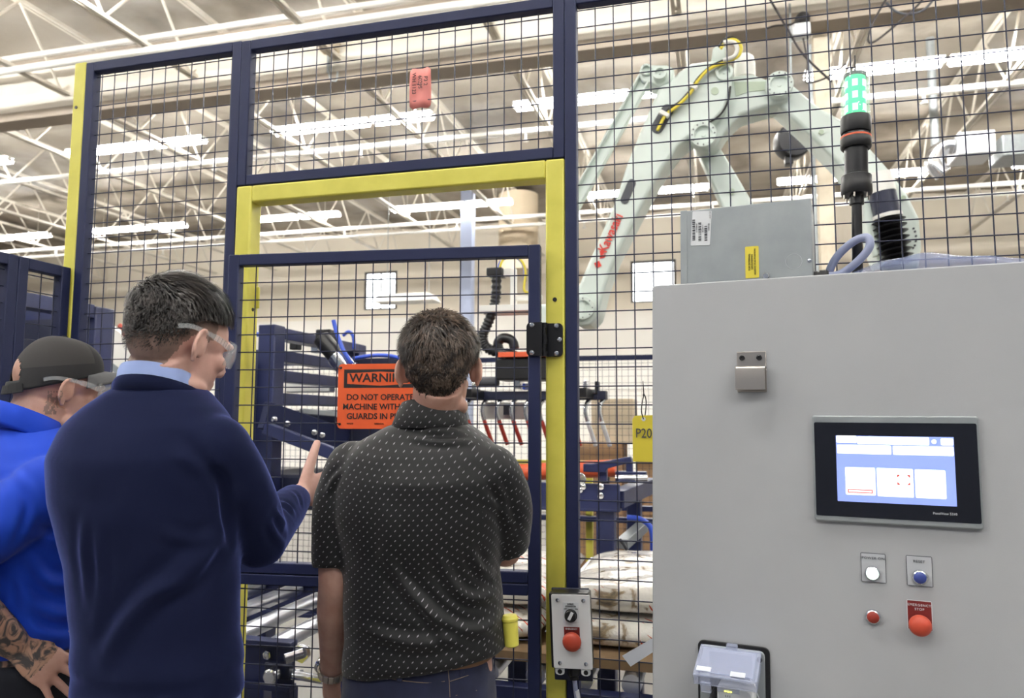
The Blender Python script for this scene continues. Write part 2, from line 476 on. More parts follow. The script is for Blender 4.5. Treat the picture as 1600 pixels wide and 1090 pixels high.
p = thing('fence_post', 'yellow steel corner post at the left end of the fence', 'post', (-2.139, FY + .025, 0))
MB().span((-2.163, FY, .008), (-2.115, FY + .05, 2.80)).build('post_tube', ['yellow'], p, bevel=.004)
MB().span((-2.20, FY - .04, 0), (-2.08, FY + .09, .008)).build('foot_plate', ['yellow'], p)
MB().cyl((-2.146, FY - .0015, 2.636), (-2.146, FY + .004, 2.636), .006, 14).build('bolt_hole', ['black'], p)
p = thing('fence_post', 'navy steel end post at the right end of the wide mesh panel', 'post', (1.446, FY + .025, 0))
MB().span((1.421, FY, .008), (1.471, FY + .05, 2.80)).build('post_tube', ['navy'], p, bevel=.004)
MB().span((1.38, FY - .04, 0), (1.51, FY + .09, .008)).build('foot_plate', ['navy'], p)

# yellow door frame
d = thing('door_frame', 'yellow steel frame around the mesh door', 'door frame', (-.944, FY, 0))
t = .056
b = MB()
b.span((-1.4855, FY, .01), (-1.4855 + t, FY + .06, 2.30)); b.span((-.4035 - t, FY, .01), (-.4035, FY + .06, 2.30))
b.span((-1.4855 + t, FY, 2.30 - t), (-.4035 - t, FY + .06, 2.30))
b.build('frame_tubes', ['yellow'], d, bevel=.006, seg=3)
for (x, y, z, nv) in ((-1.458, FY, 1.897, (0, 1, 0)), (-.432, FY, 1.889, (0, 1, 0)), (-.432, FY, .9, (0, 1, 0))):
    MB().cyl((x, y - .0015, z), (x, y + .003, z), .0062, 14).build('bolt_hole', ['black'], d)
MB().cyl((-1.4855 + t - .002, FY + .03, 1.899), (-1.4855 + t + .0015, FY + .03, 1.899), .006, 14).build('bolt_hole', ['black'], d)
MB().span((-1.43, FY + .044, 1.905), (-1.419, FY + .052, 1.975)).build('strike_tab', ['yellow'], d, bevel=.002)
for x in (-1.457, -.432):
    MB().span((x - .06, FY - .05, 0), (x + .06, FY + .11, .01)).build('foot_plate', ['yellow'], d)

# the hinged mesh door, standing a little open
DA = math.radians(5.8)
DM = frame_mat((-.467, 2.046, 0), (-math.cos(DA), -math.sin(DA), 0), (0, 0, 1))   # local x: along the door, y: up, z: into the cell
DW = .949
door = thing('mesh_door', 'navy wire mesh door standing slightly open in the yellow frame', 'door', mw=DM)
b = MB(); ft = .034; dz0, dz1 = 0.0, .034
b.span((0, .10, dz0), (ft, 2.043, dz1)); b.span((DW - ft, .10, dz0), (DW, 2.043, dz1))
b.span((ft, 2.043 - ft, dz0), (DW - ft, 2.043, dz1)); b.span((ft, .10, dz0), (DW - ft, .10 + ft, dz1))
b.span((ft, 1.073, dz0), (DW - ft, 1.104, dz1)); b.span((ft, 1.106, dz0), (DW - ft, 1.137, dz1))
b.build('frame', ['navy'], door, bevel=.003, local=True)
b = MB(); wire_grid(b, (ft, 1.137, .012), (1, 0, 0), (0, 1, 0), DW - 2 * ft, 2.009 - 1.137, PITCH_W, WR, .0405, .032)
b.build('wire_mesh', ['navy_wire'], door, local=True, angle=180)
b = MB(); wire_grid(b, (ft, .134, .012), (1, 0, 0), (0, 1, 0), DW - 2 * ft, 1.073 - .134, PITCH_W, WR, .0405, .03)
b.build('wire_mesh', ['navy_wire'], door, local=True, angle=180)
def rrect(cx, cy, w, h, r, n=4, corners=(1, 1, 1, 1)):
    out = []
    for k, (sx, sy, a0) in enumerate(((1, 1, 0), (-1, 1, 90), (-1, -1, 180), (1, -1, 270))):
        rr = r if corners[k] else .0002
        for i in range(n + 1):
            a = math.radians(a0 + 90 * i / n)
            out.append((cx + sx * (w / 2 - rr) + rr * math.cos(a), cy + sy * (h / 2 - rr) + rr * math.sin(a)))
    return out
# hinge: leaves on the door stile and on the jamb
def hinge(zc):
    h = MB()
    h.prism([(x, FY - .011, z) for x, z in rrect(-.431, zc, .046, .094, .012, corners=(1, 0, 0, 1))], (0, .009, 0))
    h.prism([(x, FY - .044, z) for x, z in rrect(-.482, zc, .044, .094, .012, corners=(0, 1, 1, 0))], (0, .006, 0))
    for a, b in ((-.047, -.033), (-.012, .012), (.033, .047)): h.cyl((-.4565, FY - .026, zc + a), (-.4565, FY - .026, zc + b), .0085, 16)
    h.cyl((-.4585, FY - .026, zc - .033), (-.4585, FY - .026, zc + .033), .0075, 14)
    H = h.build('hinge', ['blackm'], door, bevel=.0015)
    for (x, z, y) in ((-.488, .0395, -.044), (-.488, -.0385, -.044), (-.4255, .0395, -.011), (-.4165, 0, -.011), (-.4255, -.0385, -.011)):
        c = MB(); c.lathe([(.0072, 0), (.0072, .002), (.0055, .0042), (.002, .0048)], (x, FY + y, zc + z), (0, -1, 0), 18)
        c.build('bolt', ['chrome'], H)
hinge(1.773); hinge(.55)

# warning sign tied to the door mesh
SX0, SX1, SZ0, SZ1 = .585, .585 - .254, 1.522, 1.708
SM = DM @ Matrix.Translation((.5875, 1.615, -.006)) @ Matrix.Rotation(PI, 4, 'Y')       # x to the viewer's right, y up, z to the viewer
s = thing('warning_sign', 'orange warning sign tied to the wire mesh door', 'sign', mw=SM @ Matrix.Translation((.127, 0, 0)))
q = MB(); q.prism([(x, y, 0) for x, y in rrect(0, 0, .254, .186, .012)], (0, 0, .0016)); q.build('sign_plate', ['orange'], s, local=True)
def at(mb_or, x, y, z=.0020): return XF[s.name] @ Matrix.Translation((x, y, z))
# black border with a pinched inner window
q = MB(); W2, T2, B2 = .109, .077, .024
out = [(-W2, T2), (0, T2), (W2, T2), (W2, B2), (0, B2), (-W2, B2)]
inn = [(-W2 + .010, T2 - .011), (0, T2 - .0065), (W2 - .010, T2 - .011), (W2 - .010, B2 + .0115), (0, B2 + .006), (-W2 + .010, B2 + .0115)]
vs = [(x, y, .0021) for x, y in out + inn]
q.add(vs, [(i, (i + 1) % 6, 6 + (i + 1) % 6, 6 + i) for i in range(6)]); q.build('border', ['ink'], s, local=True)
text_mesh('WARNING', .0345, at(s, 0, .0515), 'ink', s, bold=.0006, sx=1.10)
for k, ln in enumerate(('DO NOT OPERATE', 'MACHINE WITHOUT', 'GUARDS IN PLACE')):
    text_mesh(ln, .0235, at(s, 0, -.0035 - k * .0272), 'ink', s, bold=.0004, sx=1.0)
text_mesh('WM270', .006, at(s, -.088, -.0785), 'ink', s); text_mesh('ESSENTIAL', .006, at(s, 0, -.0785), 'ink', s)
for (x, y) in ((-.119, .082), (-.119, -.080), (.119, .082), (.119, -.080)):
    k = MB(); k.tube(smooth_path([(x, y, .003), (x - .008 * (1 if x < 0 else -1), y + .003, .005), (x - .013 * (1 if x < 0 else -1), y + .005, 0), (x - .01 * (1 if x < 0 else -1), y + .002, -.012)]), .0013, 6)
    k.cyl((x, y, .0016), (x, y, .0022), .004, 12)
    k.build('cable_tie', ['black'], s, local=True)

# wing of the fence, running back towards the viewer from the corner post
def wing(y0, y1, lab):
    e = thing('mesh_fence_panel', lab, 'fence panel', (-2.14, (y0 + y1) / 2, .12), group='navy safety fence panels')
    X0, X1, z0, z1, t = -2.158, -2.122, .12, 2.062, .036
    f = MB(); f.span((X0, y0, z0), (X1, y0 + t, z1)); f.span((X0, y1 - t, z0), (X1, y1, z1))
    f.span((X0, y0 + t, z1 - t), (X1, y1 - t, z1)); f.span((X0, y0 + t, z0), (X1, y1 - t, z0 + t)); f.build('frame', ['navy'], e, bevel=.003)
    w = MB(); wire_grid(w, (-2.14, y0 + t, z0 + t), (0, 1, 0), (0, 0, 1), y1 - y0 - 2 * t, z1 - z0 - 2 * t, PITCH_W, WR)
    w.build('wire_mesh', ['navy_wire'], e, angle=180)
wing(1.876, 2.076, 'narrow navy mesh panel turned towards the viewer at the yellow corner post')
wing(.70, 1.874, 'navy mesh panel at the left edge, nearer than the narrow corner panel')

# tags hung on the wire
rt = thing('inspection_tag', 'pinkish red handwritten tag taped to the mesh above the door', 'tag', (-.857, FY + .02, 2.565))
M['pinktag'] = mat('translucent_red_tag', srgb(232, 140, 132), .5)
q = MB(); cols = 9; rows_ = 6; vs = []
for j in range(rows_):
    for i in range(cols):
        x = -.892 + .069 * i / (cols - 1); z = 2.63 - .127 * j / (rows_ - 1)
        if i in (0, cols - 1) and j in (0, rows_ - 1): z += -.008 if j == 0 else .008
        vs.append((x, FY + .016 - .004 * math.sin(i * 1.1 + j * .7), z))
q.add(vs, [(j * cols + i, (j + 1) * cols + i, (j + 1) * cols + i + 1, j * cols + i + 1) for j in range(rows_ - 1) for i in range(cols - 1)])
o = q.build('tag_sheet', ['pinktag'], rt, angle=180); sm = o.modifiers.new('solid', 'SOLIDIFY'); sm.thickness = .001
for (txt, x, z) in (('P3 2', -.838, 2.585), ('60295', -.856, 2.583), ('WH 1123', -.876, 2.58)):
    text_mesh(txt, .017, Matrix.Translation((x, FY + .009, z)) @ Matrix.Rotation(PI / 2, 4, 'X') @ Matrix.Rotation(-PI / 2, 4, 'Z'), 'ink', rt)
yt = thing('cable_tag', 'yellow card tag hanging from the mesh beside the grey cabinet, marked P20', 'tag', (-.19, FY - .01, 1.44))
q = MB(); q.prism([(x, FY - .012, z) for x, z in [(-.210, 1.561), (-.160, 1.563), (-.153, 1.553), (-.153, 1.438), (-.216, 1.438), (-.216, 1.551)]], (0, .0012, 0))
q.build('card', ['tagyellow'], yt)
text_mesh('P20', .036, Matrix.Translation((-.186, FY - .0135, 1.513)) @ Matrix.Rotation(PI / 2, 4, 'X'), 'greyink', yt, sx=.82)
MB().lathe([(.0055, 0), (.0055, .0016), (.0028, .0016)], (-.186, FY - .0115, 1.552), (0, -1, 0), 14).build('eyelet', ['label'], yt)
q = MB(); q.tube(smooth_path([(-.186, FY - .016, 1.552), (-.191, FY - .02, 1.578), (-.186, FY + .01, 1.617), (-.182, FY + .026, 1.60), (-.183, FY + .004, 1.565), (-.186, FY - .012, 1.552)]), .0016, 6)
q.tube([(-.186, FY + .006, 1.616), (-.187, FY - .006, 1.655)], [.0018, .0009], 6); q.box((-.186, FY + .004, 1.617), (.005, .006, .006))
q.build('cable_tie', ['black'], yt)
wt = MB(); wt.prism([(-.251, FY - .004, .927), (-.160, FY - .004, .985), (-.160, FY - .004, .95), (-.229, FY - .004, .901)], (0, .0008, 0))
tag(wt.build('paper_strip', ['paper'], org=(-.2, FY - .004, .94)), 'white paper strip stuck in the mesh low down beside the grey cabinet', 'paper')

# push-button box hung on the fence
EM = Matrix.Translation((-.3695, 1.985, 1.004)) @ Matrix.Rotation(math.radians(-2.2), 4, 'Y') @ Matrix.Rotation(math.radians(0), 4, 'Z')
e = thing('pushbutton_box', 'light grey push-button box with red mushroom button on the navy fence stile', 'control box', mw=EM)
lb = dict(local=True)
q = MB(); q.span((-.062, .055, -.140), (.040, .063, .098)); q.build('mounting_plate', ['navy_dark'], e, bevel=.002, **lb)
q = MB(); q.span((-.058, .004, -.094), (.046, .055, .096)); q.build('box_body', ['blackm'], e, bevel=.003, **lb)
q = MB(); q.prism([(x, 0, z) for x, z in rrect(0, 0, .102, .186, .004)], (0, .004, 0)); q.build('cover', ['boxcover'], e, bevel=.001, **lb)
for x in (-.034, .034):
    for z in (-.079, .079):
        q = MB(); q.lathe([(.0052, 0), (.005, .002), (.002, .003)], (x, 0, z), (0, -1, 0), 16)
        s_ = q.build('screw', ['chrome'], e, **lb)
for x in (-.036, .032):
    q = MB(); w = .012
    pts = [(x - w, .004, -.094), (x - w, .004, -.104)] + [(x + w * math.cos(math.radians(a)), .004, -.104 + -.007 * math.sin(math.radians(a)) ) for a in (150, 110, 70, 30)] + [(x + w, .004, -.104), (x + w, .004, -.094)]
    q.prism(pts, (0, .003, 0)); q.build('mounting_ear', ['white'], e, **lb)
    q = MB(); q.cyl((x, .0035, -.102), (x, .0045, -.102), .006, 14); q.build('ear_hole', ['black'], e, **lb)
q = MB(); q.span((-.021, -.0012, .022), (.021, 0, .074)); sel = q.build('legend_plate', ['label'], e, **lb)
def etxt(t, sz, x, z, m='ink', par=e): text_mesh(t, sz, XF[e.name] @ Matrix.Translation((x, -.0022, z)) @ Matrix.Rotation(PI / 2, 4, 'X'), m, par)
etxt('INFEED', .0052, 0, .0695); etxt('CONVEYOR', .0052, 0, .064); etxt('OFF', .0045, -.014, .0575); etxt('ON', .0045, .015, .0575)
q = MB(); q.lathe([(.0165, 0), (.0165, .004), (.0145, .005), (.0145, .014), (.0125, .016)], (0, -.001, .041), (0, -1, 0), 28); kn = q.build('selector_knob', ['black'], e, **lb)
q = MB(); R_ = Matrix.Rotation(math.radians(28), 3, 'Y'); q.box(Vector((0, -.021, .041)) + R_ @ Vector((.001, 0, .004)), (.0075, .01, .019), 0, R_); q.build('selector_grip', ['white'], kn, **lb)
q = MB(); q.span((-.020, -.0012, -.041), (.021, 0, .012)); q.build('legend_plate', ['redplate'], e, **lb)
etxt('EMERGENCY', .0055, 0, .007, 'label')
def mushroom(mb, c, ax, r=.0245):
    mb.lathe([(r * .45, 0), (r * .45, .010), (r * .8, .011), (r * .97, .015), (r, .019), (r * .93, .024), (r * .7, .0285), (r * .35, .031), (0, .0315)], c, ax, 32)
q = MB(); mushroom(q, (.003, 0, -.0205), (0, -1, 0)); q.build('mushroom_button', ['red'], e, angle=60, **lb)
q = MB(); q.lathe([(.016, 0), (.016, .022), (.012, .026), (.012, .034)], (-.004, .03, -.094), (0, 0, -1), 14); q.build('cable_gland', ['black'], e, **lb)
q = MB(); q.tube(smooth_path([(-.004, .03, -.125), (0, .03, -.17), (.008, .031, -.22), (.014, .035, -.32), (.014, .04, -.55), (.02, .03, -.99)]), .0062, 10); q.build('cable', ['grey_cable'], e, **lb)
q = MB(); q.tube(smooth_path([(0.0005, .03, -.155), (.004, .0305, -.178), (.009, .0315, -.21)]), .0068, 12); q.build('cable_sleeve', ['label'], e, **lb)
text_mesh('EI', .008, XF[e.name] @ Matrix.Translation((.0045, .0232, -.183)) @ Matrix.Rotation(PI / 2, 4, 'X') @ Matrix.Rotation(.15, 4, 'Z'), 'ink', e)

# ================================================================== the grey control cabinet
CM = Matrix(((0.9875, 0.157, 0.0102, -.1312), (-0.1573, 0.9868, 0.0373, 1.7143), (-0.0042, -0.0385, 0.9993, 1.8527), (0, 0, 0, 1)))
cab = thing('control_cabinet', 'large light grey control cabinet with touch screen at the right', 'cabinet', mw=CM)   # x right, y back, z up; origin at the top left of the door
CW, CH = .92, 1.80
def cb(mb, name, m, par=cab, **k): return mb.build(name, m, par, local=True, **k)
q = MB(); q.prism([(x, 0, z) for x, z in rrect(CW / 2, -CH / 2, CW, CH, .008)], (0, .018, 0)); cdoor = cb(q, 'cabinet_door', ['cab'], bevel=.003, seg=3)
q = MB(); q.span((.008, .021, -CH + .01), (CW - .008, .235, -.006)); cb(q, 'cabinet_body', ['cab'], bevel=.006)
q = MB(); q.span((.03, .05, -1.842), (CW - .03, .23, -CH + .01)); cb(q, 'plinth', ['blackm'])
q = MB(); q.cyl((.78, .002, -.232), (.78, -.012, -.232), .016, 20); q.span((.768, -.03, -.33), (.792, -.012, -.215)); cb(q, 'door_latch', ['black'], cdoor, bevel=.003)
def ctext(t, size, x, z, y, m, par, sx=1.0, bold=0, align='CENTER', rz=0):
    return text_mesh(t, size, CM @ Matrix.Translation((x, y, z)) @ Matrix.Rotation(PI / 2, 4, 'X') @ Matrix.Rotation(rz, 4, 'Z'), m, par, sx=sx, bold=bold, align=align, extrude=.0003)

# hook bracket
h = thing('hook_bracket', 'bent stainless steel hook bracket screwed to the grey cabinet door', 'hook', mw=CM @ Matrix.Translation((.214, 0, -.2)))
q = MB(); w0, w1 = .1835, .243
prof = [(0, -.1575), (-.003, -.1575), (-.003, -.196), (-.0265, -.196)]
arc = [(-.0265 - .005 * math.sin(a), -.201 + .005 * math.cos(a)) for a in np.linspace(0, PI / 2, 5)]
outer = [(0, -.157), (-.0028, -.157), (-.0028, -.1905), (-.026, -.1905)] + [(-.026 - .005 * math.sin(a), -.1955 + .005 * math.cos(a)) for a in np.linspace(.2, PI / 2, 5)] + [(-.031, -.2405)]
inner = [(-.0282, -.2405)] + [(-.026 - .0022 * math.sin(a), -.1955 + .0022 * math.cos(a)) for a in np.linspace(PI / 2, .2, 5)] + [(-.026, -.1933), (0, -.1933)]
q.prism([(w0, y, z) for y, z in outer + inner], (w1 - w0, 0, 0))
q.span((w0, -.0028, -.2425), (w1, 0, -.1933))
q.build('bent_plate', ['steel'], h, bevel=.0008)
h_ob = h
me_fix = None
for x in (.1945, .2290):
    c = MB(); c.lathe([(.0058, 0), (.0058, .0035), (.0045, .0045), (.003, .0045), (.0028, .002)], (x, -.0028, -.1705), (0, -1, 0), 18)
    o = c.build('cap_screw', ['black'], None); o.data.transform(XF[h.name].inverted() @ CM); o.parent = h
for ch in [c for c in h.children if c.name.startswith('bent_plate')]:
    ch.data.transform(XF[h.name].inverted() @ CM @ XF[h.name])        # the plate was drawn in cabinet space

# touch screen
hm = thing('touch_screen_panel', 'touch screen operator panel with lit blue page on the grey cabinet', 'screen', mw=CM @ Matrix.Translation((.4745, 0, -.396)))
def hb(mb, name, m, **k): return mb.build(name, m, hm, local=True, **k)
q = MB(); q.prism([(x, -.010, z) for x, z in rrect(0, 0, .290, .209, .006)], (0, .010, 0)); hb(q, 'bezel', ['galv'], bevel=.003)
q = MB(); q.prism([(x, -.0108, z) for x, z in rrect(.0, -.0015, .2825, .184, .003)], (0, .001, 0)); M['screenblack'] = mat('black_screen_glass', srgb(20, 22, 32), .25); hb(q, 'screen_surround', ['screenblack'])
def em(name, col, st):
    M[name] = mat(name, col, .4, emit=(col, st))
em('screen_blue', srgb(140, 160, 240), .22); em('screen_white', srgb(244, 247, 255), .45); em('screen_red', srgb(200, 80, 70), .2)
X0, X1, Z0, Z1 = -.1015, .1030, -.0640, .0645
def srect(x0, z0, x1, z1, m, y, name, r=.0022):
    q = MB(); cx, cz = (x0 + x1) / 2, (z0 + z1) / 2
    q.prism([(x, y, z) for x, z in rrect(cx, cz, abs(x1 - x0), abs(z1 - z0), r, 3)], (0, .0003, 0)); return hb(q, name, [m])
srect(X0, Z0, X1, Z1, 'screen_blue', -.0112, 'screen_page', .0003)
W_ = X1 - X0; H_ = Z1 - Z0
def sx(u): return X0 + W_ * u
def sz(v): return Z1 - H_ * v
for (u0, v0, u1, v1) in ((.005, .0, .185, .11), (.19, .01, .80, .125), (.895, .02, .995, .12), (.01, .14, .48, .275), (.495, .14, .995, .275), (.075, .48, .335, .895), (.35, .48, .655, .90), (.67, .485, .92, .90)):
    srect(sx(u0), sz(v1), sx(u1), sz(v0), 'screen_white', -.0116, 'screen_tile')
for (u0, v0, u1, v1) in ((.815, .035, .86, .105),):
    q = MB(); q.cyl((sx(.84), -.0113, sz(.07)), (sx(.84), -.0117, sz(.07)), .0042, 9); hb(q, 'screen_icon', ['screen_white'])
def ring_rect(u0, v0, u1, v1, t, m):
    q = MB()
    for a in ((u0, v0, u1, v0 + t), (u0, v1 - t, u1, v1), (u0, v0, u0 + t * .7, v1), (u1 - t * .7, v0, u1, v1)):
        q.span((sx(a[0]), -.0119, sz(a[3])), (sx(a[2]), -.0117, sz(a[1])))
    hb(q, 'screen_icon', [m])
ring_rect(.092, .81, .31, .865, .014, 'screen_red')
q = MB()
for sxn in (-1, 1):
    for szn in (-1, 1):
        cx, cz = sx(.575 + .055 * sxn), sz(.645 + .075 * szn)
        q.add([(cx, -.0118, cz), (cx - .006 * sxn, -.0118, cz), (cx, -.0118, cz + .006 * szn)], [(0, 1, 2)])
hb(q, 'screen_icon', ['screen_red'])
q = MB(); q.tube([(sx(.575) + .0105 * math.cos(a), -.0118, sz(.645) + .0085 * math.sin(a)) for a in np.linspace(0, 2 * PI, 25)[:-1]], .0004, 5, closed=True)
em('screen_tan', srgb(225, 205, 180), .2); hb(q, 'screen_icon', ['screen_tan'])
text_mesh('Allen-Bradley', .007, XF[hm.name] @ Matrix.Translation((-.112, -.0102, .0965)) @ Matrix.Rotation(PI / 2, 4, 'X'), 'galv', hm, extrude=.0004)
text_mesh('PanelView 5310', .0062, XF[hm.name] @ Matrix.Translation((.083, -.0110, -.0785)) @ Matrix.Rotation(PI / 2, 4, 'X'), 'label', hm, extrude=.0002)

# push buttons with their legend plates
def legend(x0, z1, x1, z0, m, par, text, tm, size):
    q = MB(); q.prism([(x, -.0014, z) for x, z in rrect((x0 + x1) / 2, (z0 + z1) / 2, x1 - x0, z1 - z0, .0008, 2)], (0, .0014, 0))
    o = q.build('legend_plate', [m], None); return q
def button(name, lab, x, z, cap, plate=None, ptext=None, lit=False, mush=False):
    t = thing(name, lab, 'button', mw=CM @ Matrix.Translation((x, 0, z)), group='buttons on the grey cabinet')
    if plate:
        (x0, z1, x1, z0, m, tm) = plate
        q = MB(); q.prism([(a - x, -.0016, b - z) for a, b in rrect((x0 + x1) / 2, (z0 + z1) / 2, x1 - x0, z1 - z0, .0008, 2)], (0, .0016, 0))
        q.build('legend_plate', [m], t, local=True)
        q = MB()
        xa, xb, za, zb = x0 - x, x1 - x, z0 - z, z1 - z
        for a, b in (((xa, za), (xb, za)), ((xa, zb), (xb, zb)), ((xa, za), (xa, zb)), ((xb, za), (xb, zb))):
            q.bar((a[0], -.001, a[1]), (b[0], -.001, b[1]), .0022, .0008, 0, up=(0, 1, 0))
        q.build('plate_edge', ['greyink' if m == 'label2' else 'label'], t, local=True)
        for (tt, s_, dz) in ptext:
            text_mesh(tt, s_, CM @ Matrix.Translation(((x0 + x1) / 2, -.0022, dz)) @ Matrix.Rotation(PI / 2, 4, 'X'), tm, t, extrude=.0003, spacing=1.15)
    if mush:
        q = MB(); q.lathe([(.014, 0), (.014, .012)], (0, -.0016, 0), (0, -1, 0), 24); q.build('collar', ['black'], t, local=True)
        q = MB(); mushroom(q, (0, -.010, 0), (0, -1, 0), .0195); q.build('mushroom_head', ['red'], t, local=True, angle=60)
    else:
        q = MB(); q.lathe([(.0138, 0), (.0138, .003), (.0125, .0085), (.0105, .0095), (.0105, .006)], (0, -.0014, 0), (0, -1, 0), 28); q.build('bezel_ring', ['chrome'], t, local=True)
        q = MB(); q.lathe([(.0108, 0), (.0108, .011), (.0098, .0122), (0, .0126)], (0, -.001, 0), (0, -1, 0), 28); q.build('button_cap', [cap], t, local=True, angle=50)
    return t
M['label2'] = mat('silver_legend_plate', srgb(186, 189, 194), .5)
M['lit_green'] = mat('lit_green_lens', srgb(220, 255, 236), .3, emit=((.72, 1, .86, 1), 1.2))
button('indicator_light', 'lit white-green power indicator light on its grey plate', .4305, -.5945, 'lit_green', (.4118, -.558, .4535, -.611, 'label2', 'greyink'), [('POWER ON', .0068, -.5665)])
button('push_button', 'blue reset push button on its grey plate', .5112, -.5948, 'jblue', (.4905, -.557, .5322, -.611, 'label2', 'greyink'), [('RESET', .0068, -.5665)])
M['redcap'] = mat('dark_red_cap', srgb(150, 52, 40), .4)
button('push_button', 'small round red push button without a plate', .4288, -.6755, 'redcap')
button('emergency_stop_button', 'red mushroom emergency stop button on the cabinet, over a dark red plate', .5068, -.6785, 'red', (.4885, -.639, .5285, -.691, 'redplate', 'label'), [('EMERGENCY', .0062, -.6465), ('STOP', .0062, -.654)], mush=True)

# data port with open clear cover, white power adapter
pt = thing('service_port', 'black and grey service port with open clear plastic cover, low on the cabinet', 'socket', mw=CM @ Matrix.Translation((.168, 0, -.83)))
def pb(mb, name, m, **k): return mb.build(name, m, pt, local=True, **k)
q = MB(); q.prism([(x, -.006, z) for x, z in rrect(.0, 0, .142, .146, .012)], (0, .006, 0)); pb(q, 'gasket', ['black'], bevel=.001)
q = MB(); q.prism([(x, -.012, z) for x, z in rrect(-.002, -.001, .128, .134, .010)], (0, .006, 0)); pb(q, 'port_frame', ['galv'], bevel=.002)
q = MB(); q.span((-.046, -.0135, -.055), (.038, -.011, .055)); pb(q, 'port_face', ['black'])
for (x, z) in ((.052, .050), (-.056, -.052), (.052, -.052)):
    q = MB(); q.cyl((x, -.012, z), (x, -.014, z), .0055, 16); pb(q, 'port_screw', ['black'])
M['clear'] = glass('clear_polycarbonate', srgb(206, 214, 240), .12, .34)
# cover swung up and out: a shallow tray
R_ = Matrix.Rotation(math.radians(22), 3, 'X')
def tray(pts): return [Vector((0, -.010, .066)) + R_ @ Vector(p) for p in pts]
q = MB()
def tbox(a, b):
    vs = [(x, y, z) for x in (a[0], b[0]) for y in (a[1], b[1]) for z in (a[2], b[2])]
    q.add(tray(vs), [(0, 1, 3, 2), (4, 6, 7, 5), (0, 4, 5, 1), (2, 3, 7, 6), (0, 2, 6, 4), (1, 5, 7, 3)])
tbox((-.064, -.098, -.002), (.056, 0, .001)); tbox((-.064, -.098, -.022), (-.060, 0, -.002)); tbox((.052, -.098, -.022), (.056, 0, -.002))
tbox((-.060, -.098, -.022), (.052, -.094, -.002)); tbox((-.060, -.004, -.022), (.052, 0, -.002)); tbox((-.05, -.104, -.034), (-.03, -.098, -.012)); tbox((-.012, -.008, -.002), (.010, .004, .008))
tbox((-.056, -.09, .001), (.048, -.012, .003))
pb(q, 'clear_cover', ['clear'], bevel=.002)
q = MB(); q.box(Vector((0, -.010, .066)) + R_ @ Vector((-.045, -.082, .0035)), (.028, .013, .001), 0, R_); pb(q, 'cover_label', ['paper']); q = MB(); q.box(Vector((0, -.010, .066)) + R_ @ Vector((.020, -.086, .0035)), (.028, .014, .001), 0, R_); pb(q, 'cover_label', ['paper'])
ad = thing('wireless_adapter', 'white plastic adapter with lit yellow dots plugged into the service port', 'adapter', mw=CM @ Matrix.Translation((.1805, -.045, -.86)))
q = MB(); q.prism([(x, -.028, z) for x, z in rrect(0, -.04, .070, .165, .012)], (0, .045, 0)); q.build('adapter_body', ['white'], ad, local=True, bevel=.004)
q = MB(); q.prism([(x, -.0292, z) for x, z in rrect(-.001, -.042, .060, .15, .009)], (0, .001, 0)); q.build('adapter_front', ['label2'], ad, local=True)
M['led_yellow'] = mat('yellow_status_light', srgb(230, 220, 60), .4, emit=((.95, .9, .1, 1), 1.5))
for x in (-.0165, -.0115, -.0065):
    q = MB(); q.box((x - .002, -.030, .0285), (.0036, .001, .0016)); q.build('status_light', ['led_yellow'], ad, local=True)
q = MB(); q.span((-.034, -.0295, .026), (.008, -.028, .034)); q.build('lens_strip', ['clear'], ad, local=True)
for (x, z) in ((-.018, .02), (-.014, .02), (-.010, .02), (-.018, .014), (-.014, .014), (-.010, .014)):
    q = MB(); q.box((x, -.0297, z), (.0012, .0005, .0035)); q.build('vent_slot', ['greyink'], ad, local=True)
q = MB(); q.span((.035, -.024, -.035), (.05, -.008, -.018)); q.build('plug', ['white'], ad, local=True, bevel=.002)
q = MB(); q.tube(smooth_path([(.05, -.016, -.027), (.07, -.02, -.032), (.083, -.02, -.06), (.085, -.015, -.13)]), .0022, 8); q.build('white_lead', ['white'], ad, local=True)
q = MB(); q.tube([(.022, .012, .05), (.065, -.01, -.03), (.09, -.015, -.09)], .0012, 6); q.build('thin_cord', ['label2'], ad, local=True)
q = MB(); q.tube(smooth_path([(-.012, -.02, .03), (-.022, -.06, .0), (-.032, -.07, -.05), (-.04, -.05, -.3), (-.04, -.03, -.6), (-.02, -.03, -.97)]), .0065, 10)
o = q.build('port_cable', ['black'], None); o.data.transform(Matrix.Identity(4)); o.matrix_world = CM @ Matrix.Translation((.155, 0, -.86)); XF[o.name] = o.matrix_world.copy()
tag(o, 'black cable hanging out of the service port beside the white adapter', 'cable')

# ------------------------------------------------------------------ on top of the cabinet
bx = thing('filter_box', 'flat grey sheet-metal box with yellow sticker on top of the cabinet', 'metal box', mw=CM @ Matrix.Translation((.198, .035, -.006)))
def bb(mb, name, m, **k): return mb.build(name, m, bx, local=True, **k)
q = MB(); q.span((-.1395, 0, 0), (.140, .13, .1835)); bb(q, 'box_shell', ['galv'], bevel=.002)
q = MB(); q.span((-.1405, -.0012, 0), (-.125, .1, .1845)); bb(q, 'end_flange', ['galv'], bevel=.0008)
def btxt(t, s_, x, z, m='ink', rz=PI / 2): text_mesh(t, s_, XF[bx.name] @ Matrix.Translation((x, -.0018, z)) @ Matrix.Rotation(PI / 2, 4, 'X') @ Matrix.Rotation(rz, 4, 'Z'), m, bx, extrude=.0002)
R_ = Matrix.Rotation(math.radians(3.5), 3, 'Y')
q = MB(); q.prism([Vector((-.0935, -.0012, .139)) + R_ @ Vector((x, 0, z)) for x, z in rrect(0, 0, .043, .080, .002, 2)], (0, .001, 0)); bl = bb(q, 'barcode_label', ['label'])
q = MB(); rng = random.Random(3)
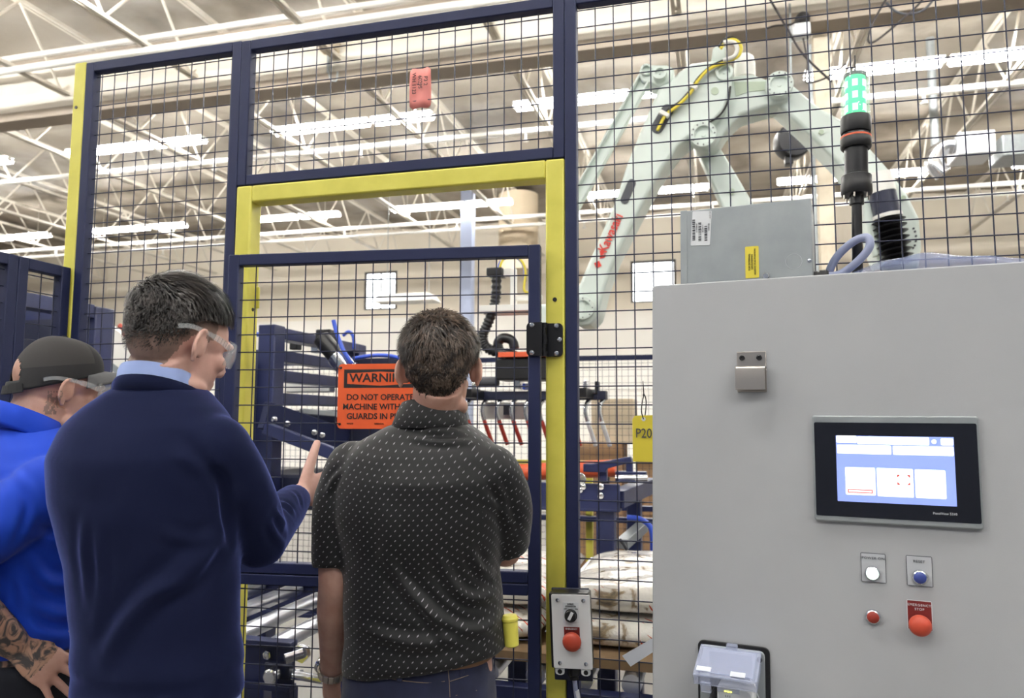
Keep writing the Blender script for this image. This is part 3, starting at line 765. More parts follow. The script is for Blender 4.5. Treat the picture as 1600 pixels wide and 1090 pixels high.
for cx, zt, zb in ((-.110, .161, .112), (-.0965, .152, .110), (-.083, .144, .110)):
    z = zb
    while z < zt:
        h_ = rng.choice((.0008, .0015, .003)); q.box(Vector((cx, -.0016, z)), (.0062, .0004, h_)); z += h_ + rng.choice((.001, .002))
bb(q, 'bar_code', ['greyink'])
for k, (x, z) in enumerate(((-.1035, .14), (-.090, .138), (-.0765, .14))): btxt(('0140025-15', '4 1062 20', '80140035')[k], .0042, x, z, 'greyink', -PI / 2)
btxt('NRTL LISTED', .003, -.0735, .168, 'greyink', -PI / 2)
q = MB(); q.prism([(x, -.0012, z) for x, z in rrect(.016, .0515, .0285, .071, .002, 2)], (0, .001, 0)); bb(q, 'yellow_sticker', ['tagyellow'])
btxt('FOR EXTERNAL', .0055, .0105, .052); btxt('GROUNDING', .0055, .016, .052); btxt('RESERVE STUD POSITION', .0051, .0225, .052)
q = MB(); q.lathe([(.0075, 0), (.0075, .004), (.006, .005)], (.0445, 0, .018), (0, -1, 0), 6); bb(q, 'hex_bolt', ['chrome'])
q = MB(); q.lathe([(.0046, 0), (.004, .002), (.001, .0028)], (.1335, 0, .0455), (0, -1, 0), 16); bb(q, 'pan_screw', ['chrome'])
q = MB(); q.tube([(.102 + .0165 * math.cos(a), -.0002, .0465 + .0165 * math.sin(a)) for a in np.linspace(0, 2 * PI, 33)[:-1]], .0005, 5, closed=True); bb(q, 'knockout_ring', ['label2'])
q = MB(); q.lathe([(.013, 0), (.013, .008), (.0115, .008), (.0115, .012), (.0145, .012), (.0145, .026), (.011, .030)], (.140, .04, .018), (1, 0, 0), 8); bb(q, 'cable_gland', ['black'])
q = MB(); q.tube(smooth_path([(.168, .04, .018), (.195, .036, .021), (.228, .02, .042), (.250, .012, .068), (.247, .016, .090), (.222, .03, .088), (.19, .045, .064), (.172, .055, .035), (.166, .065, .01), (.17, .07, -.005)], 8), .0085, 12); bb(q, 'looped_cable', ['grey_cable'], angle=180)

sl = thing('stack_light', 'black signal tower lit green on a pole on top of the cabinet', 'signal light', mw=CM @ Matrix.Translation((.424, .095, -.006)) @ Matrix.Rotation(math.radians(1.2), 4, 'Y'))
def sb(mb, name, m, **k): return mb.build(name, m, sl, local=True, **k)
q = MB(); q.lathe([(.022, 0), (.022, .006), (.011, .008), (.0105, .175), (.015, .177), (.015, .205)], (0, 0, 0), n=24); sb(q, 'pole', ['blackm'])
q = MB(); q.lathe([(.012, .196), (.030, .198), (.032, .202), (.032, .222), (.031, .226), (.031, .240), (.024, .243), (.024, .250)], (0, 0, 0), n=32); sb(q, 'base_unit', ['black'], bevel=.0006)
for a in range(0, 360, 60):
    q = MB(); x, y = .026 * math.cos(math.radians(a + 20)), .026 * math.sin(math.radians(a + 20)); q.cyl((x, y, .188), (x, y, .2), .002, 8); sb(q, 'screw', ['steel'])
q = MB(); q.lathe([(.024, .246), (.024, .310)], (0, 0, 0), n=28); sb(q, 'buzzer_unit', ['blackm'])
q = MB(); q.lathe([(.030, .303), (.032, .306), (.032, .324), (.031, .326)], (0, 0, 0), n=32); sb(q, 'lower_collar', ['black'])
q = MB(); q.lathe([(.0314, .326), (.0316, .328), (.0314, .330)], (0, 0, 0), n=32); sb(q, 'orange_ring', ['orange_part'])
q = MB(); q.lathe([(.031, .330), (.027, .337), (.027, .340)], (0, 0, 0), n=32); sb(q, 'ring_neck', ['blackm'])
q = MB(); q.lathe([(.030, .338), (.0315, .342), (.0315, .370), (.030, .375)], (0, 0, 0), n=32); sb(q, 'upper_collar', ['black'])
M['green_lamp'] = mat('lit_green_diffuser', srgb(20, 210, 130), .4, emit=((.01, .55, .2, 1), .55))
M['green_led'] = mat('lit_green_led', srgb(190, 255, 225), .4, emit=((.55, 1, .75, 1), .7))
M['clear_lens'] = glass('clear_lamp_lens', srgb(225, 240, 235), .06, .26)
q = MB(); q.lathe([(.021, .376), (.021, .466), (.018, .468)], (0, 0, 0), n=28); gl = sb(q, 'lamp_core', ['green_lamp'])
for k in range(3):
    for a in range(0, 360, 60):
        th = math.radians(a - 92); c = Vector((.0212 * math.cos(th), .0212 * math.sin(th), .392 + .028 * k))
        Rz_ = Matrix.Rotation(th, 3, 'Z'); q = MB(); q.box(c, (.002, .011, .015), 0, Rz_); sb(q, 'led_block', ['green_led'])
q = MB(); q.lathe([(.0295, .374), (.0285, .470), (.026, .474), (.022, .476)], (0, 0, 0), n=32); sb(q, 'lamp_lens', ['clear_lens'])
q = MB(); q.lathe([(.0235, .468), (.0235, .474), (.012, .478), (.004, .482), (.002, .486), (.0012, .52)], (0, 0, 0), n=24); sb(q, 'lamp_cap', ['blackm'])

# crumpled clear plastic bag lying on top of the cabinet
M['bag'] = glass('blue_tinted_plastic_film', srgb(150, 162, 200), .15, .42)
rings = []
N = 28
for i in range(25):
    t = i / 24; x = .408 + .40 * t
    w = .06 * (1 - .35 * t); hgt = (.010 + .046 * math.sin(PI * min(1, t * 2.2 + .12) / 2) * (1 - .80 * max(0, t - .3) / .7))
    ring = []
    for j in range(N):
        a = 2 * PI * j / N
        r = 1 + .13 * mnoise.noise(Vector((t * 7, math.cos(a) * 1.7, math.sin(a) * 1.7)))
        ring.append(Vector((x + .006 * math.sin(a * 3), .105 + w * math.cos(a) * r, max(-.003, -.003 + hgt * (.5 + .5 * math.sin(a)) * r))))
    rings.append(ring)
q = MB(); q.loft(rings); pbm = thing('plastic_bag', 'bluish clear plastic bag of fittings lying on top of the cabinet', 'bag', mw=CM @ Matrix.Translation((.5, .105, -.003)))
o = q.build('bag_film', ['bag'], None, angle=180); o.data.transform(Matrix.Translation((-.5, -.105, .003))); o.parent = pbm
q = MB()
for k in range(5): q.tube(smooth_path([(.415 + .012 * k, .07 + .01 * k, .003), (.425 + .012 * k, .08, .014 + .003 * (k % 2)), (.437 + .012 * k, .09 - .01 * k, .004)]), .0035, 7)
o = q.build('metal_fittings', ['steel'], None); o.data.transform(Matrix.Translation((-.5, -.105, .003))); o.parent = pbm
# ================================================================== inside the cell: robot
def out3(pts, y, off=(0, 0)):
    return [PY(px + off[0], py + off[1], y) for px, py in pts]
RY = 4.6
robot = thing('robot_arm', 'pale green palletising robot arm rising behind the right mesh panel', 'robot', (1.1, RY + .05, 0))
def rb(mb, name, m='robot', par=None, **k): return mb.build(name, m if isinstance(m, list) else [m], par or robot, **k)
def slab(pts, y0, y1, off=(0, 0)):
    """plate of real thickness: outline taken at y0 and carried straight back to y1"""
    q = MB(); q.prism(out3(pts, y0, off), (0, y1 - y0, 0)); return q
def ellipse_px(cx, cy, a, b, rot, n=20):
    r = math.radians(rot)
    return [(cx + a * math.cos(t) * math.cos(r) - b * math.sin(t) * math.sin(r), cy + a * math.cos(t) * math.sin(r) + b * math.sin(t) * math.cos(r)) for t in np.linspace(0, 2 * PI, n + 1)[:-1]]
def slot_px(x0, y0, x1, y1, w, n=8):
    a = math.atan2(y1 - y0, x1 - x0); out = []
    for i in range(n + 1):
        t = a + PI / 2 + PI * i / n; out.append((x0 + w * math.cos(t), y0 + w * math.sin(t)))
    for i in range(n + 1):
        t = a - PI / 2 + PI * i / n; out.append((x1 + w * math.cos(t), y1 + w * math.sin(t)))
    return out
fore = [(1030, 134), (1046, 128), (1060, 112), (1080, 98), (1111, 94), (1134, 93), (1145, 108), (1141, 148), (1133, 172), (1114, 191), (1090, 205), (1062, 226), (1036, 262), (1005, 318), (962, 402), (944, 452), (938, 478), (933, 496), (922, 507), (905, 510), (893, 500), (890, 482), (897, 462), (908, 436), (936, 372), (963, 309), (980, 253)]
F = rb(slab(fore, 4.44, 4.70), 'forearm', bevel=.022, seg=3)
rb(slab(slot_px(1027, 199, 1043, 172, 9.5), 4.436, 4.45), 'slot_shade_plate', 'greyink', F)  # dark plates stand in for the shade inside the slots, nothing is cut
rb(slab(slot_px(976, 312, 987, 286, 6.5), 4.436, 4.45), 'slot_shade_plate', 'greyink', F)
rb(slab(ellipse_px(1117, 142, 6, 6, 0), 4.436, 4.45), 'bore', 'robotdk', F)
def boss(px, py, y, r, m='robot', par=robot, bolts=12, depth=.05, name='joint_cover'):
    c = PY(px, py, y); q = MB()
    q.lathe([(r, -.04), (r, depth - .006), (r * .95, depth), (r * .66, depth), (r * .60, depth - .022), (r * .16, depth - .022), (r * .14, depth - .012), (0, depth - .012)], c, (0, -1, 0), 36)
    o = rb(q, name, m, par, angle=40)
    for i in range(bolts):
        a = 2 * PI * i / bolts
        b = MB(); p = c + Vector((math.cos(a) * r * .82, -depth, math.sin(a) * r * .82)); b.cyl(p, p + Vector((0, -.006, 0)), r * .05, 8)
        b.build('bolt', ['greyink'], o)
    return o
boss(912, 482, 4.44, .07, bolts=8, depth=.03)
boss(1132, 114, 4.44, .052, bolts=0, depth=.02)
boss(1031, 115, 4.44, .042, bolts=0, depth=.02)
# link plate at the top left with its thin parallel bars
rb(slab([(998, 118), (999, 108), (1008, 101), (1042, 101), (1053, 106), (1052, 126), (1030, 138), (1016, 130), (1004, 128)], 4.47, 4.62), 'link_plate', bevel=.012)
boss(1010, 110, 4.47, .036, bolts=6, depth=.02)
q = MB(); q.bar(PY(1008, 122, 4.52), PY(886, 340, 4.52), .075, .03, up=(0, 1, 0)); q.bar(PY(1000, 119, 4.50), PY(878, 337, 4.50), .014, .06, up=(0, 1, 0)); q.bar(PY(1016, 125, 4.50), PY(894, 343, 4.50), .014, .06, up=(0, 1, 0)); rb(q, 'parallel_bar', bevel=.006)
# elbow link between the two big joints
link = [(1143, 118), (1160, 116), (1178, 116), (1200, 124), (1217, 115), (1237, 127), (1238, 150), (1220, 160), (1203, 165), (1175, 173), (1158, 179), (1145, 192), (1135, 203), (1121, 226), (1106, 234), (1088, 229), (1080, 212), (1090, 190), (1113, 180), (1134, 150)]
rb(slab(link, 4.52, 4.74), 'elbow_link', bevel=.02, seg=3)
rb(slab([(1147, 128), (1196, 127), (1201, 140), (1170, 143), (1150, 150)], 4.515, 4.53), 'recess_panel', 'robotdk')
boss(1099, 213, 4.445, .078, depth=.04); boss(1217, 136, 4.52, .078)
# cone motor on the elbow
c = PY(1164, 122, 4.62); q = MB(); q.lathe([(.062, 0), (.062, .09), (.055, .125), (.035, .145), (0, .15)], c, (0, 0, 1), 24); rb(q, 'motor_cap', 'whitepaint', angle=60)
# clevis and upper arm
rb(slab([(1111, 96), (1114, 74), (1124, 69), (1134, 72), (1134, 96)], 4.50, 4.64), 'cable_bracket', bevel=.01)
upper = [(1209, 120), (1228, 122), (1276, 164), (1325, 192), (1386, 260), (1418, 302), (1437, 340), (1441, 385), (1436, 420), (1380, 425), (1366, 392), (1344, 300), (1308, 253), (1254, 199), (1205, 155)]
U = rb(slab(upper, 4.56, 4.80), 'upper_arm', bevel=.022, seg=3)
for (a, b) in ((1283, 207), (1322, 247), (1396, 296), (1411, 310)):
    p = PY(a, b, 4.56); q = MB(); q.cyl(p, p + Vector((0, -.012, 0)), .014, 12); rb(q, 'arm_screw', 'robotdk', U)
for k in range(6):
    p = PY(1425 + 6 * math.cos(k * .5 - 1.2), 372 + 16 * math.sin(k * .5 - 1.2), 4.56); q = MB(); q.cyl(p, p + Vector((0, -.006, 0)), .006, 8); rb(q, 'arm_screw', 'greyink', U)
lower = [(1086, 226), (1122, 224), (1180, 322), (1235, 420), (1190, 428), (1128, 322)]
rb(slab(lower, 4.66, 4.80), 'rear_link', bevel=.016, seg=3)
p = PY(1143, 300, 4.66); q = MB(); q.cyl(p, p + Vector((0, -.015, 0)), .018, 14); rb(q, 'grease_port', 'robotdk')
# balancer cylinder with bellows
a, b_ = PY(1372, 272, 4.46), PY(1400, 400, 4.46); ax = (b_ - a).normalized(); L = (b_ - a).length
q = MB(); q.lathe([(.066, 0), (.072, .01), (.072, .11)], a, ax, 24); rb(q, 'balancer_cap', 'whitepaint')
q = MB(); q.lathe([(.070, .11), (.070, .235)], a, ax, 24); rb(q, 'balancer_sleeve', 'navy_dark')
q = MB(); q.lathe([(.076, .235), (.076, .255)], a, ax, 24); rb(q, 'balancer_ring', 'whitepaint')
q = MB(); pr = []
for k in range(8): pr += [(.05, .255 + k * .034), (.088, .272 + k * .034)]
q.lathe(pr, a, ax, 24); rb(q, 'bellows', 'black')
q = MB(); q.cyl(PY(1352, 300, 4.5), PY(1372, 400, 4.5), .03, 14); rb(q, 'guide_rod', 'robot')
# turning base and riser on the floor
q = MB(); q.lathe([(.34, 0), (.34, .05), (.30, .07), (.30, .95), (.36, 1.0), (.36, 1.1)], (1.2, 4.75, 0), n=40); rb(q, 'riser', 'navy_mach')
q = MB(); q.lathe([(.38, 1.1), (.40, 1.16), (.40, 1.5), (.34, 1.62), (.32, 1.75)], (1.2, 4.75, 0), n=40); rb(q, 'turning_base', bevel=.01)
q = MB(); q.span((.98, 4.58, 1.7), (1.40, 4.95, 2.36)); rb(q, 'shoulder_casting', bevel=.05, seg=4)
# dressing of cables
def cable(pts, y, r, m, name='cable', par=robot, thing_=False):
    q = MB(); q.tube(smooth_path([PY(x, yy, y + (d[0] if d else 0)) for x, yy, *d in pts], 6), r, 8); return rb(q, name, m, par, angle=180)
cable([(1124, 74), (1132, 62), (1146, 60), (1155, 70), (1152, 84), (1138, 92), (1112, 104), (1092, 122), (1080, 140), (1062, 160), (1044, 172), (1030, 195)], 4.41, .011, 'black')
cable([(1126, 76), (1136, 64), (1150, 63), (1158, 74), (1153, 88), (1136, 96), (1108, 108), (1090, 127), (1078, 146), (1058, 166), (1040, 180), (1027, 204)], 4.40, .010, 'yellow_hose')
cable([(1130, 66), (1146, 66), (1152, 76), (1147, 88), (1130, 94)], 4.39, .012, 'whitepaint')
cable([(1141, 135), (1138, 156), (1128, 176), (1112, 189), (1098, 194)], 4.43, .006, 'ink')
for (x, y_) in ((1038, 178), (1082, 135)):
    p = PY(x, y_, 4.40); q = MB(); q.box(p, (.06, .03, .025), 0, Matrix.Rotation(.6, 3, 'Y')); rb(q, 'cable_clamp', 'whitepaint', bevel=.004)
# maker's lettering along the forearm
p0, p1 = PY(939, 398, 4.437), PY(970, 330, 4.437)
dx = (p1 - p0).normalized(); TM = frame_mat((p0 + p1) / 2 + Vector((0, -.004, 0)), dx, Vector((0, 1, 0)).cross(dx) * -1)
if (TM.to_3x3() @ Vector((0, 0, 1))).y > 0: TM = frame_mat((p0 + p1) / 2 + Vector((0, -.004, 0)), dx, dx.cross(Vector((0, -1, 0))) * -1)
M['logo_red'] = mat('red_lettering', srgb(214, 66, 54), .5)
text_mesh('Kawasaki', .082, TM, 'logo_red', F, bold=.0016, sx=.80)
q = MB(); q.prism(out3([(928, 411), (936, 407), (940, 415), (932, 419)], 4.434), (0, .004, 0)); rb(q, 'logo_mark', 'logo_red', F)
q = MB(); q.prism(out3([(937, 392), (943, 389), (945, 394), (941, 399), (946, 397), (945, 402), (937, 404), (938, 398)], 4.434), (0, .004, 0)); rb(q, 'logo_mark', 'logo_red', F)

# gripper hanging from the wrist
GYP = 4.40
gr = thing('bag_gripper', 'gripper with dark crossbar and curved red-tipped tines hanging from the robot wrist', 'gripper', PY(840, 560, GYP))
def gp(mb, name, m, **k): return mb.build(name, [m], gr, **k)
pa, pb_ = PY(731, 618, GYP), PY(948, 621, GYP)
q = MB(); q.span((pa.x, GYP - .05, pa.z - .028), (pb_.x, GYP + .05, pa.z + .024)); gp(q, 'crossbar', 'navy_dark', bevel=.004)
q = MB(); q.span((pa.x + .05, GYP - .3, pa.z - .02), (pa.x + .12, GYP + .4, pa.z + .03)); q.span((pb_.x - .14, GYP - .3, pa.z - .02), (pb_.x - .07, GYP + .4, pa.z + .03)); gp(q, 'side_rail', 'blackm')
q = MB(); a, b_ = PY(782, 562, GYP), PY(905, 594, GYP); q.span((a.x, GYP - .12, b_.z), (b_.x - .1, GYP + .12, a.z)); gp(q, 'tool_housing', 'black', bevel=.01)
q = MB(); a, b_ = PY(788, 553, GYP), PY(880, 559, GYP); q.span((a.x, GYP - .14, b_.z), (b_.x, GYP + .14, a.z)); gp(q, 'tool_plate', 'orange_part', bevel=.003)
q = MB(); a, b_ = PY(842, 478, GYP), PY(892, 548, GYP); q.span((a.x, GYP - .1, b_.z), (b_.x, GYP + .14, a.z)); rb(q, 'wrist_block', bevel=.03)
q = MB(); a, b_ = PY(858, 462, GYP), PY(915, 500, GYP); q.span((a.x, GYP + .02, b_.z), (b_.x, GYP + .2, a.z)); rb(q, 'wrist_link', bevel=.02)
q = MB(); a, b_ = PY(754, 480, GYP), PY(842, 487, GYP); q.span((a.x, GYP - .08, b_.z), (b_.x, GYP + .12, a.z)); gp(q, 'shelf_bracket', 'whitepaint', bevel=.003)
q = MB(); a, b_ = PY(799, 420, GYP), PY(806, 482, GYP); q.span((a.x, GYP - .03, b_.z), (b_.x, GYP + .03, a.z)); a, b_ = PY(788, 420, GYP), PY(806, 432, GYP); q.span((a.x, GYP - .02, b_.z), (b_.x, GYP + .02, a.z)); gp(q, 'hose_post', 'whitepaint', bevel=.003)
q = MB(); a, b_ = PY(806, 462, GYP), PY(846, 468, GYP); q.span((a.x, GYP - .02, b_.z), (b_.x, GYP + .02, a.z)); gp(q, 'hose_arm', 'whitepaint', bevel=.003)
q = MB(); a, b_ = PY(764, 421, GYP), PY(788, 432, GYP); q.span((a.x, GYP - .06, b_.z), (b_.x, GYP + .06, a.z)); gp(q, 'hose_clamp', 'black', bevel=.006)
path = smooth_path([PY(x, y, GYP - .02) for x, y in ((776, 430), (775, 460), (771, 482), (762, 505), (755, 522), (757, 538), (770, 548), (792, 552), (806, 556))], 12)
q = MB(); q.tube(path, [.030 + .004 * math.sin(i * 1.9) for i in range(len(path))], 12); gp(q, 'corrugated_hose', 'black', angle=180)
q = MB(); q.tube(smooth_path([PY(x, y, GYP) for x, y in ((778, 422), (783, 408), (796, 401), (810, 404), (819, 418), (820, 440))]), .009, 8); gp(q, 'blue_hose', 'blue_hose', angle=180)
q = MB(); q.tube(smooth_path([PY(x, y, GYP - .03) for x, y in ((780, 422), (786, 405), (800, 398), (814, 406), (821, 424), (819, 452), (828, 458))]), .008, 8); gp(q, 'yellow_hose', 'yellow_hose', angle=180)
q = MB(); q.tube(smooth_path([PY(x, y, GYP) for x, y in ((781, 548), (778, 536), (786, 528), (800, 532), (804, 545))]), .03, 10); gp(q, 'hose_elbow', 'black', angle=180)
q = MB(); a, b_ = PY(752, 588, GYP), PY(782, 606, GYP); q.cyl(Vector((a.x, GYP - .05, (a.z + b_.z) / 2)), Vector((b_.x, GYP - .05, (a.z + b_.z) / 2)), .032, 16); gp(q, 'air_cylinder', 'greyink')
for (x, y, w, h_, m) in ((812, 600, 10, 16, 'chrome'), (822, 604, 5, 10, 'blue_hose'), (745, 604, 8, 10, 'chrome'), (917, 604, 6, 18, 'chrome'), (934, 606, 5, 20, 'black'), (924, 612, 20, 7, 'chrome')):
    c = PY(x, y, GYP); s_ = 4.4 / 1180; q = MB(); q.span((c.x - w * s_ / 2, GYP - .06, c.z - h_ * s_ / 2), (c.x + w * s_ / 2, GYP + .03, c.z + h_ * s_ / 2)); gp(q, 'valve', m, bevel=.004)
q = MB(); a, b_ = PY(752, 628, GYP + .2), PY(828, 655, GYP + .2); q.span((a.x, GYP + .18, b_.z), (b_.x, GYP + .24, a.z)); gp(q, 'white_guard_plate', 'whitepaint', bevel=.006)
q = MB(); a, b_ = PY(787, 633, GYP + .17), PY(802, 648, GYP + .17); q.span((a.x, GYP + .165, b_.z), (b_.x, GYP + .18, a.z)); gp(q, 'data_plate', 'greyink')
for k, px in enumerate((736, 761, 784, 806, 828, 850, 873, 897, 921, 943)):
    top = PY(px, 622, GYP); s_ = 4.4 / 1180
    up = [top + Vector((dx * s_, dy, -dz * s_)) for dx, dy, dz in ((2, .0, 0), (-3, -.03, 8), (-5, -.04, 20), (-2, -.03, 36))]
    q = MB(); q.tube(smooth_path(up), [.012] * 19, 8); t_ = gp(q, 'tine', 'chrome', angle=180)
    lo = [top + Vector((dx * s_, dy, -dz * s_)) for dx, dy, dz in ((-2, -.03, 36), (3, -.02, 52), (9, .01, 74))]
    q = MB(); q.tube(smooth_path(lo), .013, 8); q.build('tine_tip', ['tinetip' if px < 905 else 'white'], t_, angle=180)

# ------------------------------------------------------------------ navy infeed machine behind the door
X_ = -2.2
mc = thing('infeed_machine', 'navy steel infeed machine frame behind the left half of the door', 'machine', (X_, 4.0, 0))
def mp(mb, name, m='navy_mach', par=None, **k): return mb.build(name, [m], par or mc, **k)
q = MB(); q.span((X_ - .10, 3.45, 0), (X_, 3.55, 2.04)); mp(q, 'post', bevel=.006)
q = MB(); q.span((X_ - .10, 4.42, 0), (X_, 4.52, 2.03)); mp(q, 'post', bevel=.006)
q = MB(); q.span((X_ - .20, 3.46, 0), (X_ - .105, 3.56, 1.91)); mp(q, 'post', bevel=.006)
for z in (2.0, 1.88, 1.775, 1.655):
    q = MB(); q.span((X_ - .09, 3.55, z - .03), (X_, 4.42, z + .03)); mp(q, 'side_beam', bevel=.003)
q = MB(); q.span((X_ - .30, 3.38, .9), (X_ - .11, 3.42, 1.86)); fp = mp(q, 'front_plate', 'navy', bevel=.004)
for (dx, z) in ((-.20, 1.80), (-.16, 1.80), (-.20, 1.72), (-.16, 1.72), (-.24, 1.61), (-.18, 1.45), (-.24, 1.36), (-.22, 1.30), (-.18, 1.30), (-.18, 1.20)):
    q = MB(); p = Vector((X_ + dx, 3.38, z)); q.lathe([(.013, 0), (.012, .008), (.004, .011)], p, (0, -1, 0), 14); mp(q, 'bolt', 'chrome', fp)
def dbar(p0, p1, w, h, name, m='navy_mach', bolts=()):
    q = MB(); q.bar(p0, p1, w, h); o = mp(q, name, m, bevel=.004)
    for t in bolts:
        p = Vector(p0).lerp(Vector(p1), t) + Vector((.0, -w / 2 - .003, 0)); b = MB(); b.lathe([(.016, 0), (.015, .008), (.004, .012)], p + Vector((w * .3, -.02, 0)), (.5, -1, 0), 14); mp(b, 'bolt', 'chrome', o)
a, b_ = PY(412, 648, 3.40), PY(540, 690, 3.9)
dbar(a, b_, .05, .14, 'swing_arm', 'navy', (.15, .30, .62, .72))
a, b_ = PY(415, 668, 3.36), PY(530, 712, 3.36)
dbar(a, b_, .04, .06, 'lower_rail', 'navy_mach')
a, b_ = PY(470, 642, 3.7), PY(560, 650, 3.9)
dbar(a, b_, .12, .03, 'deflector_plate', 'galv')
q = MB(); q.span((X_ - .5, 3.9, 1.42), (X_ + .55, 4.4, 1.60)); mp(q, 'gear_housing', 'navy_dark', bevel=.01)
q = MB(); q.span((X_ - .2, 3.55, 1.08), (X_ + .75, 4.0, 1.26)); mp(q, 'lower_housing', 'navy_dark', bevel=.01)
q = MB(); a, b_ = PY(452, 590, 4.3), PY(522, 613, 4.3); q.span((a.x, 4.25, b_.z), (b_.x, 4.32, a.z)); mp(q, 'white_cover', 'whitepaint', bevel=.01)
a, b_ = PY(502, 528, 3.75), PY(562, 600, 3.75)
q = MB(); q.cyl(a, a.lerp(b_, .45), .05, 20); mp(q, 'cylinder_head', 'black', bevel=.004)
q = MB(); q.cyl(a.lerp(b_, .4), b_, .055, 20); mp(q, 'cylinder_tube', 'chrome')
q = MB(); a, b_ = PY(500, 516, 3.8), PY(522, 540, 3.8); q.span((a.x, 3.75, b_.z), (b_.x, 3.85, a.z)); mp(q, 'valve_block', 'black', bevel=.006)
for (x, y) in ((458, 530), (470, 528), (462, 540), (508, 524), (520, 535), (495, 545)):
    c = PY(x, y, 4.0); q = MB(); q.box(c, (.05, .06, .05)); mp(q, 'valve', 'chrome' if x % 2 else 'black', bevel=.006)
q = MB(); q.tube(smooth_path([PY(x, y, 3.7) for x, y in ((521, 500), (524, 512), (529, 528), (538, 550), (550, 568))]), .012, 8); mp(q, 'blue_hose', 'blue_hose', angle=180)
q = MB(); q.tube(smooth_path([PY(x, y, 3.9) for x, y in ((536, 524), (545, 518), (552, 526), (553, 545))]), .01, 8); mp(q, 'blue_hose', 'blue_hose', angle=180)
q = MB(); q.tube(smooth_path([PY(x, y, 3.9) for x, y in ((398, 522), (410, 522), (430, 521))]), .014, 8); mp(q, 'blue_hose', 'blue_hose', angle=180)
q = MB(); q.tube(smooth_path([PY(x, y, 4.2) for x, y in ((552, 560), (575, 556), (600, 555), (625, 560), (640, 575))]), .012, 8); mp(q, 'blue_hose', 'blue_hose', angle=180)
q = MB(); a, b_ = PY(553, 560, 4.4), PY(700, 566, 4.4); q.span((a.x, 4.4, b_.z), (b_.x, 4.45, a.z)); mp(q, 'rear_rail', 'navy_dark')

# ------------------------------------------------------------------ roller conveyor below it
rc = thing('roller_conveyor', 'roller conveyor with shiny steel rollers on a navy frame low behind the door', 'conveyor', (-1.9, 2.9, 0))
def rp(mb, name, m, **k): return mb.build(name, [m], rc, **k)
for k in range(9):
    x = -1.515 - .2 * k
    q = MB(); q.cyl((x, 2.42, .755), (x, 3.26, .755), .031, 20); rp(q, 'roller', 'roller')
for y, nm in ((2.38, 'near_rail'), (3.27, 'far_rail')):
    q = MB(); q.span((-3.4, y, .765), (-1.42, y + .05, .785)); q.span((-3.4, y + .02, .62), (-1.42, y + .035, .765)); q.span((-3.4, y, .62), (-1.42, y + .05, .64)); rp(q, nm, 'navy_mach', bevel=.003)
for k in range(9):
    x = -1.515 - .2 * k
    q = MB(); q.lathe([(.016, 0), (.016, .012), (.012, .014)], (x, 2.40, .735), (0, -1, 0), 6); rp(q, 'axle_nut', 'chrome')
q = MB(); q.tube([PY(473, 1020, 2.34), PY(445, 1029, 2.30)], .017, 16); q.lathe([(.03, 0), (.03, .02)], PY(474, 1019, 2.36), (0, -1, 0), 6); rp(q, 'drive_shaft', 'chrome')
q = MB(); q.tube([PY(455, 1053, 2.40), PY(505, 1062, 2.40)], .014, 14); q.lathe([(.02, 0), (.02, .03)], PY(458, 1053, 2.41), (1, 0, 0), 6); rp(q, 'tie_rod', 'chrome')
q = MB(); p = PY(429, 1053, 2.36); q.lathe([(.026, 0), (.026, .03), (.02, .036)], p, (0, -1, 0), 18); rp(q, 'bearing_cap', 'chrome')
q = MB(); a, b_ = PY(412, 1035, 2.37), PY(560, 1075, 2.37); q.span((a.x, 2.375, b_.z), (-1.42, 2.42, a.z)); rp(q, 'bearing_plate', 'navy_dark', bevel=.004)
for x in (-3.3, -2.3, -1.5):
    q = MB(); q.span((x, 2.40, 0), (x + .07, 2.46, .62)); rp(q, 'leg', 'navy_mach', bevel=.003)
    q = MB(); q.span((x, 3.25, 0), (x + .07, 3.31, .62)); rp(q, 'leg', 'navy_mach', bevel=.003)
q = MB(); q.tube(smooth_path([(-1.95, 2.33, .50), (-1.75, 2.31, .52), (-1.6, 2.32, .56), (-1.45, 2.35, .54)]), .012, 8); rp(q, 'blue_cable', 'blue_hose', angle=180)

# ------------------------------------------------------------------ right-hand conveyor frame
cf = thing('conveyor_frame', 'navy bolted conveyor end frame behind the mesh left of the cabinet', 'conveyor', (-.55, 3.6, 0))
def fp_(mb, name, m='navy_mach', **k): return mb.build(name, [m], cf, **k)
a, b_ = PY(790, 752, 3.5), PY(968, 790, 3.5)
q = MB(); q.span((a.x, 3.5, b_.z - .02), (b_.x, 3.53, a.z)); q.span((a.x, 3.5, b_.z - .03), (b_.x, 3.6, b_.z - .015)); sb_ = fp_(q, 'side_plate', bevel=.004)
for (x, y, r) in ((939, 760, .016), (939, 774, .016), (906, 748, .03), (912, 760, .014), (907, 765, .014), (818, 758, .016)):
    q = MB(); q.lathe([(r, 0), (r * .9, .01), (r * .3, .014)], PY(x, y, 3.5), (0, -1, 0), 16); q.build('bolt', ['chrome'], sb_)
a, b_ = PY(931, 796, 3.52), PY(961, 1000, 3.52); q = MB(); q.span((a.x, 3.52, 0), (b_.x, 3.62, a.z)); fp_(q, 'leg', bevel=.006)
a, b_ = PY(979, 772, 4.1), PY(1002, 900, 4.1); q = MB(); q.span((a.x, 4.1, 0), (b_.x, 4.2, a.z)); fp_(q, 'leg', bevel=.006)
a, b_ = PY(794, 796, 3.52), PY(822, 1000, 3.52); q = MB(); q.span((a.x, 3.52, 0), (b_.x, 3.62, a.z)); fp_(q, 'leg', bevel=.006)
q = MB(); q.bar(PY(962, 780, 3.55), PY(1016, 757, 4.4), .08, .08); fp_(q, 'cross_beam', bevel=.004)
q = MB(); q.bar(PY(972, 850, 3.8), PY(1004, 822, 4.1), .06, .05); fp_(q, 'brace', 'galv', bevel=.004)
